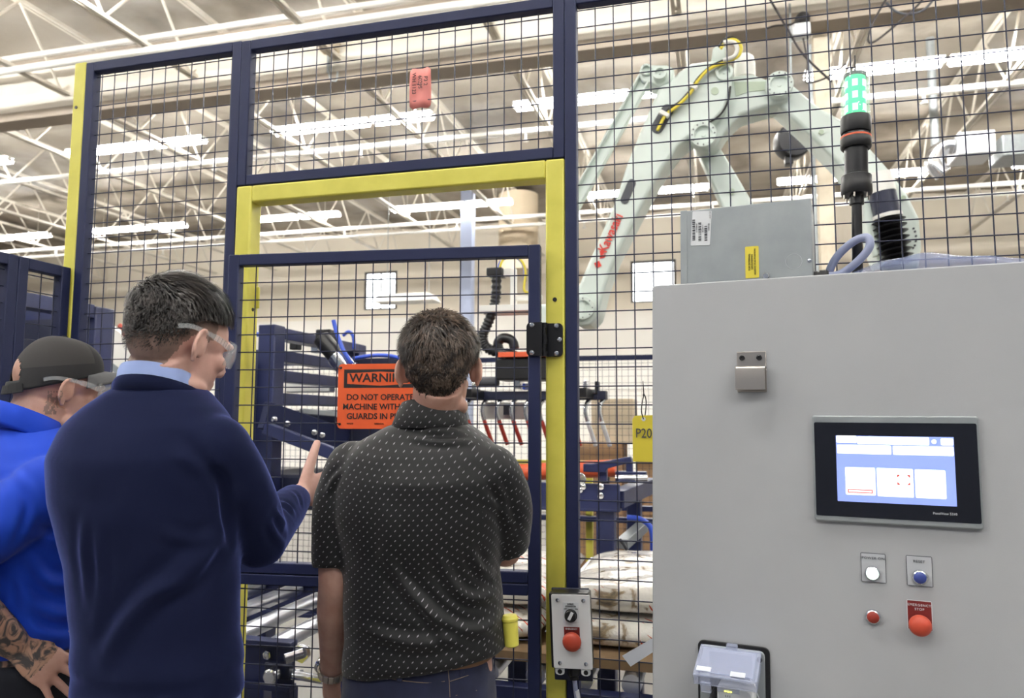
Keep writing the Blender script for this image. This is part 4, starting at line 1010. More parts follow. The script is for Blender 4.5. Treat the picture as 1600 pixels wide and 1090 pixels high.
q = MB(); q.prism(out3([(911, 724), (926, 724), (985, 713), (987, 722), (948, 732), (946, 738), (911, 737)], 3.45), (0, .06, 0)); fp_(q, 'guide_arm', bevel=.004)
a, b_ = PY(936, 726, 3.48), PY(948, 754, 3.48); q = MB(); q.span((a.x, 3.48, b_.z), (b_.x, 3.52, a.z)); fp_(q, 'upright', bevel=.003)
a, b_ = PY(978, 716, 3.9), PY(988, 742, 3.9); q = MB(); q.span((a.x, 3.9, b_.z), (b_.x, 3.95, a.z)); fp_(q, 'upright', bevel=.003)
a, b_ = PY(962, 736, 3.9), PY(1010, 742, 3.9); q = MB(); q.span((a.x, 3.88, b_.z), (b_.x, 3.95, a.z)); fp_(q, 'upper_rail', bevel=.003)
q = MB(); q.cyl(PY(962, 748, 3.8), PY(1012, 747, 3.8), .018, 14); fp_(q, 'guide_rod', 'chrome')
for z in (.95, 1.02):
    q = MB(); q.span((-1.9, 4.5, z), (-.2, 4.55, z + .03)); fp_(q, 'rear_rail', bevel=.003)
q = MB(); q.tube(smooth_path([PY(x, y, 4.0) for x, y in ((980, 808), (998, 810), (1012, 818), (1019, 832), (1020, 870))]), .014, 8); fp_(q, 'blue_hose', 'blue_hose', angle=180)
q = MB(); q.tube(smooth_path([PY(x, y, 3.7) for x, y in ((968, 842), (976, 852), (982, 866), (983, 876))]), .008, 8); fp_(q, 'green_lead', 'greyink', angle=180)
og = thing('guide_rail', 'orange guide rail above the navy conveyor side plate', 'rail', PY(890, 737, 4.0))
a, b_ = PY(806, 738, 4.0), PY(962, 731, 4.0)
q = MB(); q.tube([a, b_], .045, 16); q.build('rail_tube', ['orange_part'], og)
for t in (.1, .9):
    c = a.lerp(b_, t); q = MB(); q.cyl(c, Vector((c.x, c.y, c.z - .14)), .02, 10); q.build('stand_off', ['black'], og)
yr = MB(); a, b_ = PY(800, 721, 4.6), PY(925, 721, 4.6); yr.span((a.x, 4.6, a.z - .012), (b_.x, 4.64, a.z + .012)); yr.span((a.x, 4.6, 0), (a.x + .04, 4.64, a.z - .012)); yr.span((b_.x - .04, 4.6, 0), (b_.x, 4.64, a.z - .012))
tag(yr.build('barrier_rail', ['yellow'], org=(a.x, 4.62, 0)), 'thin yellow barrier rail just above the orange guide rail', 'rail')

# ------------------------------------------------------------------ bags on a slip sheet
def bag_material():
    m = bpy.data.materials.new('printed_bag_film'); m.use_nodes = True
    nt = m.node_tree; b = nt.nodes['Principled BSDF']; b.inputs['Roughness'].default_value = .22; b.inputs['Coat Weight'].default_value = .6
    tc = nt.nodes.new('ShaderNodeTexCoord')
    n = nt.nodes.new('ShaderNodeTexNoise'); n.inputs['Scale'].default_value = 9; n.inputs['Detail'].default_value = 8; n.inputs['Distortion'].default_value = 1.2
    nt.links.new(tc.outputs['Object'], n.inputs['Vector'])
    r = nt.nodes.new('ShaderNodeValToRGB'); e = r.color_ramp.elements
    e[0].position = .28; e[0].color = srgb(70, 70, 74); e[1].position = .52; e[1].color = srgb(238, 235, 230)
    x = e.new(.36); x.color = srgb(160, 142, 120); x = e.new(.41); x.color = srgb(226, 222, 216)
    nt.links.new(n.outputs['Fac'], r.inputs['Fac'])
    w = nt.nodes.new('ShaderNodeTexWave'); w.inputs['Scale'].default_value = 14; w.bands_direction = 'DIAGONAL'; w.inputs['Distortion'].default_value = 1
    nt.links.new(tc.outputs['Object'], w.inputs['Vector'])
    n3 = nt.nodes.new('ShaderNodeTexNoise'); n3.inputs['Scale'].default_value = 5; nt.links.new(tc.outputs['Object'], n3.inputs['Vector'])
    mm = nt.nodes.new('ShaderNodeMath'); mm.operation = 'MULTIPLY'; nt.links.new(w.outputs['Fac'], mm.inputs[0]); nt.links.new(n3.outputs['Fac'], mm.inputs[1])
    gt = nt.nodes.new('ShaderNodeMath'); gt.operation = 'GREATER_THAN'; gt.inputs[1].default_value = .60; nt.links.new(mm.outputs[0], gt.inputs[0])
    mx = nt.nodes.new('ShaderNodeMix'); mx.data_type = 'RGBA'; mx.inputs['B'].default_value = srgb(206, 84, 62)
    nt.links.new(gt.outputs[0], mx.inputs['Factor']); nt.links.new(r.outputs['Color'], mx.inputs['A']); nt.links.new(mx.outputs['Result'], b.inputs['Base Color'])
    n2 = nt.nodes.new('ShaderNodeTexNoise'); n2.inputs['Scale'].default_value = 16; n2.inputs['Detail'].default_value = 5; nt.links.new(tc.outputs['Object'], n2.inputs['Vector'])
    bp = nt.nodes.new('ShaderNodeBump'); bp.inputs['Strength'].default_value = .7; bp.inputs['Distance'].default_value = .02
    nt.links.new(n2.outputs['Fac'], bp.inputs['Height']); nt.links.new(bp.outputs['Normal'], b.inputs['Normal'])
    return m
M['bagfilm'] = bag_material(); M['board'] = mat('dull_tan_board', srgb(140, 116, 88), .85, mott=(9, srgb(116, 94, 70), .3, .6))
def filled_bag(x, y, z, w, d, h, seed, lab):
    t = thing('filled_bag', lab, 'bag', (x, y, z), group='printed bags stacked behind the mesh')
    nu, nv = 26, 20; vs = []; fs = []
    for side in (1, -1):
        for j in range(nv + 1):
            for i in range(nu + 1):
                u = 2 * i / nu - 1; v = 2 * j / nv - 1
                e = max(0, 1 - abs(u) ** 5) ** .5 * max(0, 1 - abs(v) ** 5) ** .5
                n = mnoise.noise(Vector((u * 2.2 + seed, v * 2.2, side * 3))) * .16 * e
                vs.append((x + w / 2 * u * (1 - .03 * abs(v)), y + d / 2 * v, z + h / 2 + side * h / 2 * (e * .97 + n * (1 if side > 0 else .2))))
    k = (nu + 1) * (nv + 1)
    for s_ in range(2):
        for j in range(nv):
            for i in range(nu):
                q_ = s_ * k + j * (nu + 1) + i; f = (q_, q_ + 1, q_ + nu + 2, q_ + nu + 1); fs.append(f if s_ == 0 else f[::-1])
    q = MB(); q.add(vs, fs); me = q.mesh('bag_body', XF[t.name].inverted())
    bm = bmesh.new(); bm.from_mesh(me); bmesh.ops.remove_doubles(bm, verts=bm.verts[:], dist=.0005); bmesh.ops.recalc_face_normals(bm, faces=bm.faces[:]); bm.to_mesh(me); bm.free()
    finish('bag_body', me, ['bagfilm'], t, angle=180)
    q = MB(); q.prism([(x - w / 2 - .012, y - d / 2, z + h / 2 - .002), (x - w / 2 + .02, y - d / 2, z + h / 2 - .002), (x - w / 2 + .02, y + d / 2, z + h / 2 - .002), (x - w / 2 - .012, y + d / 2, z + h / 2 - .002)], (0, 0, .003)); q.build('sealed_edge', ['paper'], t)
k = 0
names = {0: 'bottom', 1: 'top'}
for layer, z in enumerate((.786, .895)):
    for j, y in enumerate((2.76, 3.16)):
        for i, x in enumerate((-.86, -.28, .30)):
            filled_bag(x + (.03 if layer else 0), y + .02 * layer, z, .555, .385, .105, k * 1.7, 'printed bag in the %s layer, %s row, %s' % (names[layer], ('front', 'rear')[j], ('leftmost, behind the door edge', 'middle, behind the mesh beside the push-button box', 'rightmost, mostly behind the cabinet')[i])); k += 1
q = MB(); q.span((-1.2, 2.50, .755), (.64, 3.42, .785)); tag(q.build('slip_board', ['board'], org=(-.28, 2.96, .755)), 'tan wooden slip board under the stack of bags', 'board')
pc = thing('pallet_conveyor', 'navy pallet conveyor carrying the slip board and bags', 'conveyor', (-.2, 2.95, 0))
for y in (2.42, 3.40):
    q = MB(); q.span((-1.25, y, .56), (1.2, y + .05, .70)); q.build('side_rail', ['navy_mach'], pc, bevel=.003)
for k in range(16):
    q = MB(); x = -1.2 + .155 * k; q.cyl((x, 2.47, .722), (x, 3.40, .722), .032, 16); q.build('roller', ['roller'], pc)
q = MB(); q.span((-1.25, 2.40, .40), (1.2, 2.43, .50)); q.build('lower_rail', ['navy_mach'], pc, bevel=.003)
for x in (-1.2, 0, 1.1):
    for y in (2.43, 3.40):
        q = MB(); q.span((x, y, 0), (x + .07, y + .05, .56)); q.build('leg', ['navy_mach'], pc)

# ------------------------------------------------------------------ far mesh fence and cartons behind it
def far_panel(x0, x1, lab):
    e = thing('mesh_fence_panel', lab, 'fence panel', ((x0 + x1) / 2, 6.1, .1), group='far safety fence panels')
    f = MB(); frame_of(f, x0, x1, .1, 2.07, .04, 6.1); f.build('frame', ['navy'], e)
    w = MB(); wire_grid(w, (x0 + .04, 6.12, .14), (1, 0, 0), (0, 0, 1), x1 - x0 - .08, 1.89, .0526, .0018, n=4); w.build('wire_mesh', ['navy_wire'], e, angle=180)
    for x in (x0, x1 - .04):
        q = MB(); q.span((x, 6.14, 0), (x + .04, 6.18, .3)); q.build('foot', ['navy'], e)
for i in range(4):
    far_panel(-4.3 + 1.52 * i, -4.3 + 1.52 * i + 1.5, 'far low navy mesh panel at the back of the robot cell, %s from the left' % ('first', 'second', 'third', 'fourth')[i])
def carton(x, y, z, w, d, h, lab, m='card'):
    t = thing('carton', lab, 'box', (x, y, z), group='cartons behind the far fence')
    q = MB(); q.span((x - w / 2, y - d / 2, z), (x + w / 2, y + d / 2, z + h)); q.build('box', [m], t, bevel=.005)
    q = MB(); q.span((x - w / 2 - .001, y - .03, z + .1 * h), (x + w / 2 + .001, y + .03, z + h + .001)); q.build('tape', ['label2'], t)
carton(-1.15, 7.4, 0, .62, .5, .66, 'brown carton on the floor behind the far fence, left one'); carton(-1.15, 7.4, .665, .60, .5, .66, 'brown carton stacked on the left floor carton behind the far fence')
carton(-.42, 7.5, 0, .64, .5, .66, 'brown carton on the floor behind the far fence, right one'); carton(-.42, 7.5, .665, .62, .5, .68, 'brown carton stacked on the right floor carton behind the far fence')
carton(-.95, 7.45, 1.33, .4, .4, .42, 'pale tan carton on top of the brown cartons', 'beige')

# ------------------------------------------------------------------ navy frame at far left with an inclined chute
lm = thing('case_machine', 'navy box-frame machine behind the left fence, white parts on its shelf', 'machine', (-4.0, 3.7, 0))
def lp_(mb, name, m='navy_mach', **k): return mb.build(name, [m], lm, **k)
for (x, y) in ((-4.05, 2.6), (-4.05, 4.03), (-4.75, 2.6), (-4.75, 4.03)):
    q = MB(); q.span((x, y, 0), (x + .15, y + .16, 2.28)); lp_(q, 'post', bevel=.008)
for x in (-4.05, -4.75):
    for z in (2.2, 1.62, .9):
        q = MB(); q.span((x + .02, 2.76, z), (x + .14, 4.03, z + .09)); lp_(q, 'side_beam', bevel=.005)
for y in (2.62, 4.06):
    for z in (2.2, .9):
        q = MB(); q.span((-4.6, y, z), (-4.05, y + .1, z + .09)); lp_(q, 'end_beam', bevel=.005)
q = MB(); q.span((-4.62, 4.0, .2), (-4.05, 4.03, 2.2)); lp_(q, 'back_panel', 'navy_dark')
q = MB(); q.span((-4.6, 2.76, 1.82), (-4.0, 4.0, 1.85)); lp_(q, 'shelf', 'navy_dark')
for k, (y, w, h_, m) in enumerate(((2.95, .12, .08, 'whitepaint'), (3.2, .2, .06, 'whitepaint'), (3.45, .1, .12, 'chrome'), (3.66, .22, .07, 'whitepaint'), (3.59, .05, .05, 'red'))):
    q = MB(); q.span((-4.2, y, 1.85), (-4.02, y + w, 1.85 + h_)); lp_(q, 'shelf_unit', m, bevel=.01)
for k, (y, z, m) in enumerate(((3.1, 1.7, 'whitepaint'), (3.5, 1.68, 'whitepaint'), (3.8, 1.72, 'chrome'))):
    q = MB(); q.bar((-4.2, y - .12, z + .05), (-4.2, y + .14, z - .06), .1, .06); lp_(q, 'chute_plate', m, bevel=.006)
ic = thing('inclined_chute', 'white inclined chute sloping down to the right behind the left mesh panel', 'chute', (-3.7, 5.3, 0))
q = MB(); q.prism(out3([(165, 505), (172, 508), (340, 640), (345, 690), (165, 560)], 5.2), (0, .06, 0)); q.build('side_panel', ['whitepaint'], ic, bevel=.006)
q = MB(); q.prism(out3([(165, 560), (345, 690), (345, 702), (165, 572)], 5.2), (0, .6, 0)); q.build('chute_floor', ['galv'], ic)
for px in (185, 320):
    c = PY(px, 580 + (px - 165) * .72, 5.3); q = MB(); q.span((c.x - .04, 5.3, 0), (c.x + .04, 5.38, c.z)); q.build('leg', ['galv'], ic)
q = MB(); q.tube(smooth_path([PY(187, 508, 5.15), PY(193, 513, 5.15), PY(199, 519, 5.15)]), .02, 8); q.ball(PY(199, 520, 5.15), .04); q.build('red_lever', ['red'], ic)

# ------------------------------------------------------------------ things up in the roof
col = thing('building_column', 'cream steel building column behind the robot', 'column', (1.31, 9.3, 0))
q = MB(); q.span((1.255, 9.28, 0), (1.36, 9.34, 6.14)); q.span((1.22, 9.34, 0), (1.40, 9.37, 6.14)); q.span((1.22, 9.25, 0), (1.40, 9.28, 6.14)); q.build('column_shaft', ['column'], col, bevel=.006)
q = MB(); q.span((1.1, 9.1, 0), (1.5, 9.5, .03)); q.build('base_plate', ['column'], col)
q = MB(); q.tube([(1.18, 9.24, .3), (1.18, 9.24, 6.0)], .022, 10); q.build('conduit', ['galv'], col)
post = MB(); post.span((-5.72, 16.6, 0), (-5.44, 16.85, 7.5)); post.span((-5.85, 16.45, 0), (-5.31, 17.0, .04))
tag(post.build('building_column', ['bluegrey'], org=(-5.58, 16.7, 0)), 'blue-grey steel column in the distance seen through the door', 'column')
dc = thing('air_duct', 'round pale air duct hanging from the roof beside the blue-grey column', 'duct', (-4.95, 18.6, 5.4))
q = MB(); q.lathe([(.52, 5.4), (.52, 7.45)], (-4.9, 18.9, 0), n=40); q.build('duct_shell', ['beige'], dc)
q = MB(); q.lathe([(.54, 5.9), (.54, 5.96)], (-4.9, 18.9, 0), n=40); q.build('duct_band', ['column'], dc)
RYY = 8.9
hr = thing('hose_reel', 'round black hose reel hanging left of the cream column', 'reel', PY(1238, 222, RYY))
c = PY(1238, 222, RYY); q = MB(); q.lathe([(.10, -.11), (.19, -.10), (.20, -.07), (.20, .07), (.19, .10), (.10, .11)], c, (.25, -1, 0), 32); q.build('reel_case', ['blackm'], hr, bevel=.008)
q = MB(); q.span((c.x - .09, RYY - .06, c.z - .27), (c.x + .0, RYY + .06, c.z - .12)); q.build('outlet_block', ['black'], hr, bevel=.01)
q = MB(); q.tube([c + Vector((0, 0, .18)), c + Vector((0, 0, .3))], .03, 10); q.build('hanger_hook', ['chrome'], hr)
q = MB(); q.box(c + Vector((.03, -.125, .08)), (.05, .01, .04)); q.build('rating_label', ['paper'], hr)
q = MB(); q.tube([c + Vector((0, 0, .3)), Vector((c.x + .02, RYY, 6.36))], .012, 8); q.build('drop_rod', ['galv'], hr)
cm = thing('roof_camera', 'small white box camera on a bracket at the girder above the reel', 'camera', PY(1250, 54, 8.9))
c = PY(1250, 54, 8.9); q = MB(); q.span((c.x - .10, 8.75, c.z - .07), (c.x + .10, 8.93, c.z + .07)); q.build('camera_body', ['white'], cm, bevel=.015)
q = MB(); q.ball(c + Vector((.03, -.02, .17)), .085); q.span((c.x - .02, 8.85, c.z + .07), (c.x + .06, 8.95, c.z + .15)); q.build('bracket', ['black'], cm)
def rcable(pts, y, r, lab, m='ink'):
    q = MB(); q.tube(smooth_path([PY(a, b, y) for a, b in pts], 8), r, 7); o = q.build('roof_cable', [m], org=PY(*pts[0], y), angle=180); tag(o, lab, 'cable')
rcable([(1198, -10), (1230, 45), (1255, 85), (1300, 128)], 8.6, .013, 'black cable falling diagonally from the roof past the white camera')
rcable([(1198, 44), (1212, 40), (1236, 38), (1247, 30)], 8.7, .012, 'short black cable drooping into the white camera from the left')
rcable([(1255, 60), (1262, 100), (1260, 128), (1290, 122), (1322, 100)], 8.7, .011, 'black cable looping from the camera to the right of the cream column')
rcable([(1388, -8), (1360, 45), (1365, 66), (1430, 12), (1445, -8)], 8.6, .012, 'black cable sagging from the roof behind the signal tower')
rcable([(1385, 4), (1400, 18), (1422, 22), (1445, 14), (1462, -6)], 8.8, .014, 'grey cable loop at the top edge right of the signal tower', 'greyink')
jb = thing('junction_box', 'pale junction box with a dangling conduit on the girder above the door', 'electrical box', PY(517, 70, 8.95))
c = PY(517, 70, 8.95); q = MB(); q.span((c.x - .12, 8.82, c.z - .11), (c.x + .12, 8.99, c.z + .11)); q.build('box', ['column'], jb, bevel=.01)
q = MB(); q.tube([(c.x, 8.9, c.z - .1), (c.x, 8.9, c.z - .42)], .025, 10); q.tube(smooth_path([(c.x, 8.9, c.z - .4), (c.x + .04, 8.9, c.z - .52), (c.x + .12, 8.9, c.z - .55), (c.x + .14, 8.9, c.z - .42)]), .012, 8); q.build('conduit', ['galv'], jb)
dh = thing('duct_heater', 'white box heater with a silver duct elbow under the roof at the right', 'heater', PY(1515, 228, 12.6))
a, b_ = PY(1490, 214, 12.6), PY(1550, 244, 12.6); q = MB(); q.span((a.x, 12.4, b_.z), (b_.x, 13.0, a.z)); q.build('heater_box', ['white'], dh, bevel=.02)
a, b_ = PY(1558, 218, 12.6), PY(1620, 246, 12.6); q = MB(); q.span((a.x, 12.4, b_.z), (b_.x, 13.0, a.z)); q.build('outlet_box', ['galv'], dh, bevel=.02)
q = MB(); q.tube(smooth_path([PY(x, y, 12.6) for x, y in ((1490, 228), (1478, 228), (1466, 236), (1460, 250), (1464, 262), (1474, 272))], 6), .13, 16); q.build('duct_elbow', ['chrome'], dh, angle=180)
a = PY(1462, 240, 12.6); q = MB(); q.tube([a, Vector((a.x, a.y, 7.5))], .06, 12); q.build('flue_pipe', ['galv'], dh)
hl = thing('hanging_lamp', 'white flat lamp tray hanging low in front of the far wall by the left window', 'ceiling light', PY(640, 466, 15))
a, b_ = PY(590, 462, 15), PY(682, 470, 15); q = MB(); q.prism([(a.x, 14.8, b_.z), (b_.x, 14.8, b_.z), (b_.x - .12, 14.8, a.z), (a.x + .12, 14.8, a.z)], (0, .5, 0)); q.build('lamp_tray', ['whitepaint'], hl)
for x in (a.x + .2, b_.x - .2):
    q = MB(); q.tube([(x, 15.05, a.z), (x, 15.05, 7.72)], .008, 6); q.build('hanger', ['galv'], hl)
# ================================================================== people
from mathutils.bvhtree import BVHTree
def skin_material(name, c1, c2, rough=.5):
    m = mat(name, c1, rough, mott=(28, c2, .35, .62), bump=(260, .12, .0012))
    b = m.node_tree.nodes['Principled BSDF']; b.inputs['Subsurface Weight'].default_value = .06; b.inputs['Subsurface Radius'].default_value = (.012, .005, .003)
    return m
M['skin'] = skin_material('skin', srgb(220, 178, 164), srgb(211, 164, 149))
M['skin_tan'] = skin_material('tanned_skin', srgb(200, 158, 142), srgb(188, 143, 126))
M['stubble'] = skin_material('close_cropped_skin', srgb(158, 130, 118), srgb(128, 106, 96))
def tattoo_material():
    m = skin_material('tattooed_skin', srgb(186, 146, 124), srgb(174, 132, 110)); nt = m.node_tree; b = nt.nodes['Principled BSDF']
    tc = nt.nodes.new('ShaderNodeTexCoord'); n = nt.nodes.new('ShaderNodeTexNoise'); n.inputs['Scale'].default_value = 24; n.inputs['Detail'].default_value = 3; n.inputs['Distortion'].default_value = 2.2
    nt.links.new(tc.outputs['Object'], n.inputs['Vector'])
    r = nt.nodes.new('ShaderNodeValToRGB'); e = r.color_ramp.elements; e[0].position = .43; e[0].color = srgb(70, 66, 66); e[1].position = .56; e[1].color = srgb(182, 142, 120)
    nt.links.new(n.outputs['Fac'], r.inputs['Fac']); nt.links.new(r.outputs['Color'], b.inputs['Base Color']); return m
M['tattoo'] = tattoo_material()
def cloth_mat(name, col, rough=.85, sheen=.15, weave=1400, strength=.25):
    m = mat(name, col, rough, bump=(weave, strength, .0008), sheen=sheen, spec=.2); return m
M['sweater'] = cloth_mat('navy_knit', srgb(25, 30, 56), .9, 1.0, 900, .5); M['sweater'].node_tree.nodes['Principled BSDF'].inputs['Specular IOR Level'].default_value = .08; M['sweater'].node_tree.nodes['Principled BSDF'].inputs['Sheen Roughness'].default_value = .32; M['sweater'].node_tree.nodes['Principled BSDF'].inputs['Sheen Tint'].default_value = srgb(120, 135, 215)
M['blue_polo'] = cloth_mat('royal_blue_knit', srgb(22, 66, 190), .7, .12)
M['shirt_blue'] = cloth_mat('pale_blue_cotton', srgb(164, 184, 236), .8, .1)
M['jeans'] = mat('dark_denim', srgb(30, 36, 66), .85, bump=(1200, .4, .0008), mott=(22, srgb(23, 28, 54), .3, .65), sheen=.1)
M['dark_trousers'] = cloth_mat('black_trousers', srgb(30, 32, 40), .8)
M['leather'] = mat('brown_leather', srgb(122, 88, 62), .5, bump=(200, .2, .001))
M['shoe'] = mat('dark_shoe_leather', srgb(34, 30, 30), .4)
M['hair_dark'] = mat('dark_brown_hair', srgb(50, 44, 42), .36, spec=.6, mott=(60, srgb(30, 26, 26), .35, .62))
M['hair_brown'] = mat('brown_hair', srgb(74, 59, 48), .42, spec=.4, mott=(60, srgb(40, 33, 29), .35, .62))
M['hair_dark_light'] = mat('dark_hair_sheen', srgb(64, 58, 55), .4, spec=.6)  # highlights and shaded depth of the dark hair, put into strand colours
M['hair_dark_deep'] = mat('dark_hair_depth', srgb(26, 23, 23), .5, spec=.4)
M['hair_brown_light'] = mat('brown_hair_sheen', srgb(92, 76, 64), .36, spec=.6)  # same for the brown hair: painted highlight and depth tones
M['hair_brown_deep'] = mat('brown_hair_depth', srgb(38, 31, 28), .5, spec=.4)
M['cap_mesh'] = mat('charcoal_cap_mesh', srgb(58, 56, 56), .85, bump=(1500, .8, .001))
M['cap_twill'] = mat('black_cap_twill', srgb(36, 36, 38), .8, bump=(1500, .4, .0006))
M['brim'] = mat('grey_brim_twill', srgb(84, 84, 86), .8, bump=(1500, .4, .0006))
M['specs'] = glass('clear_safety_plastic', srgb(225, 230, 232), .08, .22)
def dotted():
    m = cloth_mat('black_polo_knit_with_dots', srgb(10, 10, 13), .6, .12, 1600, .2); m.node_tree.nodes['Principled BSDF'].inputs['Specular IOR Level'].default_value = .35; nt = m.node_tree; b = nt.nodes['Principled BSDF']
    tc = nt.nodes.new('ShaderNodeTexCoord'); sp = nt.nodes.new('ShaderNodeSeparateXYZ'); nt.links.new(tc.outputs['Object'], sp.inputs[0])
    def mth(op, a, bb=None, c=None):
        n = nt.nodes.new('ShaderNodeMath'); n.operation = op
        for i, v in enumerate((a, bb, c)):
            if v is None: continue
            if isinstance(v, (int, float)): n.inputs[i].default_value = v
            else: nt.links.new(v, n.inputs[i])
        return n.outputs[0]
    ge = nt.nodes.new('ShaderNodeNewGeometry'); sn = nt.nodes.new('ShaderNodeSeparateXYZ'); nt.links.new(ge.outputs['Normal'], sn.inputs[0])
    side = mth('GREATER_THAN', mth('ABSOLUTE', sn.outputs['X']), mth('MULTIPLY', mth('ABSOLUTE', sn.outputs['Y']), 1.25))
    u = mth('DIVIDE', mth('ADD', mth('MULTIPLY', sp.outputs['Y'], side), mth('MULTIPLY', sp.outputs['X'], mth('SUBTRACT', 1.0, side))), .0195); v = mth('DIVIDE', mth('SUBTRACT', sp.outputs['Z'], mth('MULTIPLY', sp.outputs['Y'], .45)), .0105)
    row = mth('FLOOR', v); odd = mth('MULTIPLY', mth('FRACT', mth('MULTIPLY', row, .5)), 1.0)
    fu = mth('ABSOLUTE', mth('SUBTRACT', mth('FRACT', mth('ADD', u, odd)), .5)); fv = mth('SUBTRACT', mth('FRACT', v), .5)
    fv = mth('ABSOLUTE', mth('ADD', fv, mth('MULTIPLY', mth('SUBTRACT', mth('FRACT', mth('ADD', u, odd)), .5), -1.2)))
    inside = mth('MULTIPLY', mth('LESS_THAN', fu, .085), mth('LESS_THAN', fv, .12))
    mx = nt.nodes.new('ShaderNodeMix'); mx.data_type = 'RGBA'; mx.inputs['A'].default_value = srgb(10, 10, 13); mx.inputs['B'].default_value = srgb(136, 134, 140)
    nt.links.new(inside, mx.inputs['Factor']); nt.links.new(mx.outputs['Result'], b.inputs['Base Color']); return m
M['dot_polo'] = dotted()

def ering(c, a, b, n=40, e=2.3, tilt=None, rot=0):
    out = []
    for i in range(n):
        t = 2 * PI * i / n; cs, sn = math.cos(t), math.sin(t)
        x = a * math.copysign(abs(cs) ** (2 / e), cs); y = b * math.copysign(abs(sn) ** (2 / e), sn)
        if rot: x, y = x * math.cos(rot) - y * math.sin(rot), x * math.sin(rot) + y * math.cos(rot)
        z = (tilt[0] * x + tilt[1] * y) if tilt else 0
        out.append(Vector((c[0] + x, c[1] + y, c[2] + z)))
    return out
def limb(mb, pts, rs, n=18, k=5):
    p = smooth_path(pts, k); r = []
    for i in range(len(rs) - 1):
        for j in range(k): r.append(rs[i] + (rs[i + 1] - rs[i]) * (j / k) ** 1.0)
    r.append(rs[-1]); mb.tube(p, r, n)
    mb.ball(p[0], rs[0] * .98, seg=14, rings=8); mb.ball(p[-1], rs[-1] * .98, seg=14, rings=8)
def head_parts(mb, H, R, ear=True, k=1.0):
    def T(p): return H + R @ Vector(p) * k
    def ell(c, r, q=None): mb.ball(T(c), [v * k for v in r], seg=24, rings=16, rot=R @ q if q is not None else R)
    ell((0, -.012, .046), (.0745, .097, .084)); ell((0, .035, .035), (.066, .062, .065)); ell((0, -.035, .01), (.066, .066, .07))
    ell((0, .042, -.025), (.060, .056, .078)); ell((0, .045, -.068), (.049, .050, .040)); ell((0, .078, -.092), (.024, .018, .018))
    for s in (-1, 1):
        ell((.040 * s, .070, -.012), (.022, .022, .02)); ell((.030 * s, .088, .030), (.026, .012, .009)); ell((.045 * s, .030, -.072), (.018, .036, .020))
    mb.tube([T((0, .094, .028)), T((0, .106, .0)), T((0, .116, -.020))], [.008, .010, .013], 10); ell((0, .112, -.022), (.015, .012, .010))
    for s in (-1, 1): ell((.011 * s, .104, -.025), (.008, .010, .007))
    ell((0, .094, -.050), (.022, .010, .006)); ell((0, .092, -.060), (.020, .010, .007))
    if ear:
        for s in (-1, 1):
            Q = Matrix.Rotation(s * .50, 3, 'Z') @ Matrix.Rotation(-.22, 3, 'X'); ec = Vector((s * .0855, -.009, .004))
            pts = [T(ec + Q @ Vector((s * .003, .018 * math.cos(a), .030 * math.sin(a) + (.002 if a < 1.2 else 0)))) for a in np.linspace(.15, 4.35, 16)]
            mb.tube(pts, [.0046] * 16, 8)
            mb.ball(T(ec), [v * k for v in (.0050, .0165, .0285)], seg=20, rings=12, rot=R @ Q)
            mb.ball(T(ec + Q @ Vector((0, .004, -.031))), [v * k for v in (.005, .008, .010)], seg=14, rings=10, rot=R @ Q)
            ell((s * .077, .002, .0), (.009, .013, .024))
def hand(mb, W, fwd, back, thumb, s=1.0, curl=(.25, .25, .3, .35), spread=.10, tcurl=.3, tang=.75, base=True):
    """W wrist point; fwd towards the fingertips; back = out of the back of the hand; thumb = side of the thumb"""
    f = Vector(fwd).normalized(); b = (Vector(back) - f * f.dot(Vector(back))).normalized(); t = f.cross(b).normalized()
    if t.dot(Vector(thumb)) < 0: t = -t
    rr = []
    for (d, w, h) in ((-.012, .025, .019), (.0, .027, .019), (.02, .032, .017), (.045, .039, .0155), (.07, .041, .0145), (.088, .040, .012), (.094, .036, .009)):
        c = W + f * d * s; rr.append([c + (t * math.cos(q) * w + b * math.sin(q) * h) * s for q in np.linspace(0, 2 * PI, 21)[:-1]])
    mb.loft(rr)
    for i, (off, L, r) in enumerate(((.029, .074, .0092), (.0095, .082, .0094), (-.010, .076, .0090), (-.0285, .060, .0078))):
        a = (1.5 - i) * spread; d = (f * math.cos(a) + t * math.sin(a)).normalized(); p = W + (f * .082 + t * off) * s
        pts = [p - d * .012 * s, p]; ang = curl[i] * .55
        for seg in (.45, .30, .25):
            dd = (d * math.cos(ang) - b * math.sin(ang)); pts.append(pts[-1] + dd * L * seg * s); ang += curl[i]
        rs = [r * s, r * 1.04 * s, r * .95 * s, r * .9 * s, r * .74 * s]
        mb.tube(smooth_path(pts, 3), [rs[min(j // 3, 4)] + (rs[min(j // 3 + 1, 4)] - rs[min(j // 3, 4)]) * (j % 3) / 3 for j in range(13)], 10)
        mb.ball(pts[-1], rs[-1] * 1.0, seg=10, rings=8)
        mb.ball(pts[2], r * 1.03 * s, seg=10, rings=8)
    p = W + (f * .018 + t * .022 - b * .004) * s; d0 = (f * math.cos(tang) + t * math.sin(tang) - b * .15).normalized(); d1 = (f * math.cos(tang * (1 - tcurl)) + t * math.sin(tang * (1 - tcurl)) - b * .15).normalized()
    pts = [p, p + d0 * .042 * s, p + d0 * .042 * s + (d0 + d1) * .5 * .034 * s, p + d0 * .042 * s + (d0 + d1) * .5 * .034 * s + d1 * .028 * s]
    mb.tube(smooth_path(pts, 4), [(.0155 - .0005 * j) * s if j < 6 else (.0122 - .0004 * (j - 6)) * s for j in range(13)], 10); mb.ball(pts[-1], .0098 * s, seg=10, rings=8)
    return t
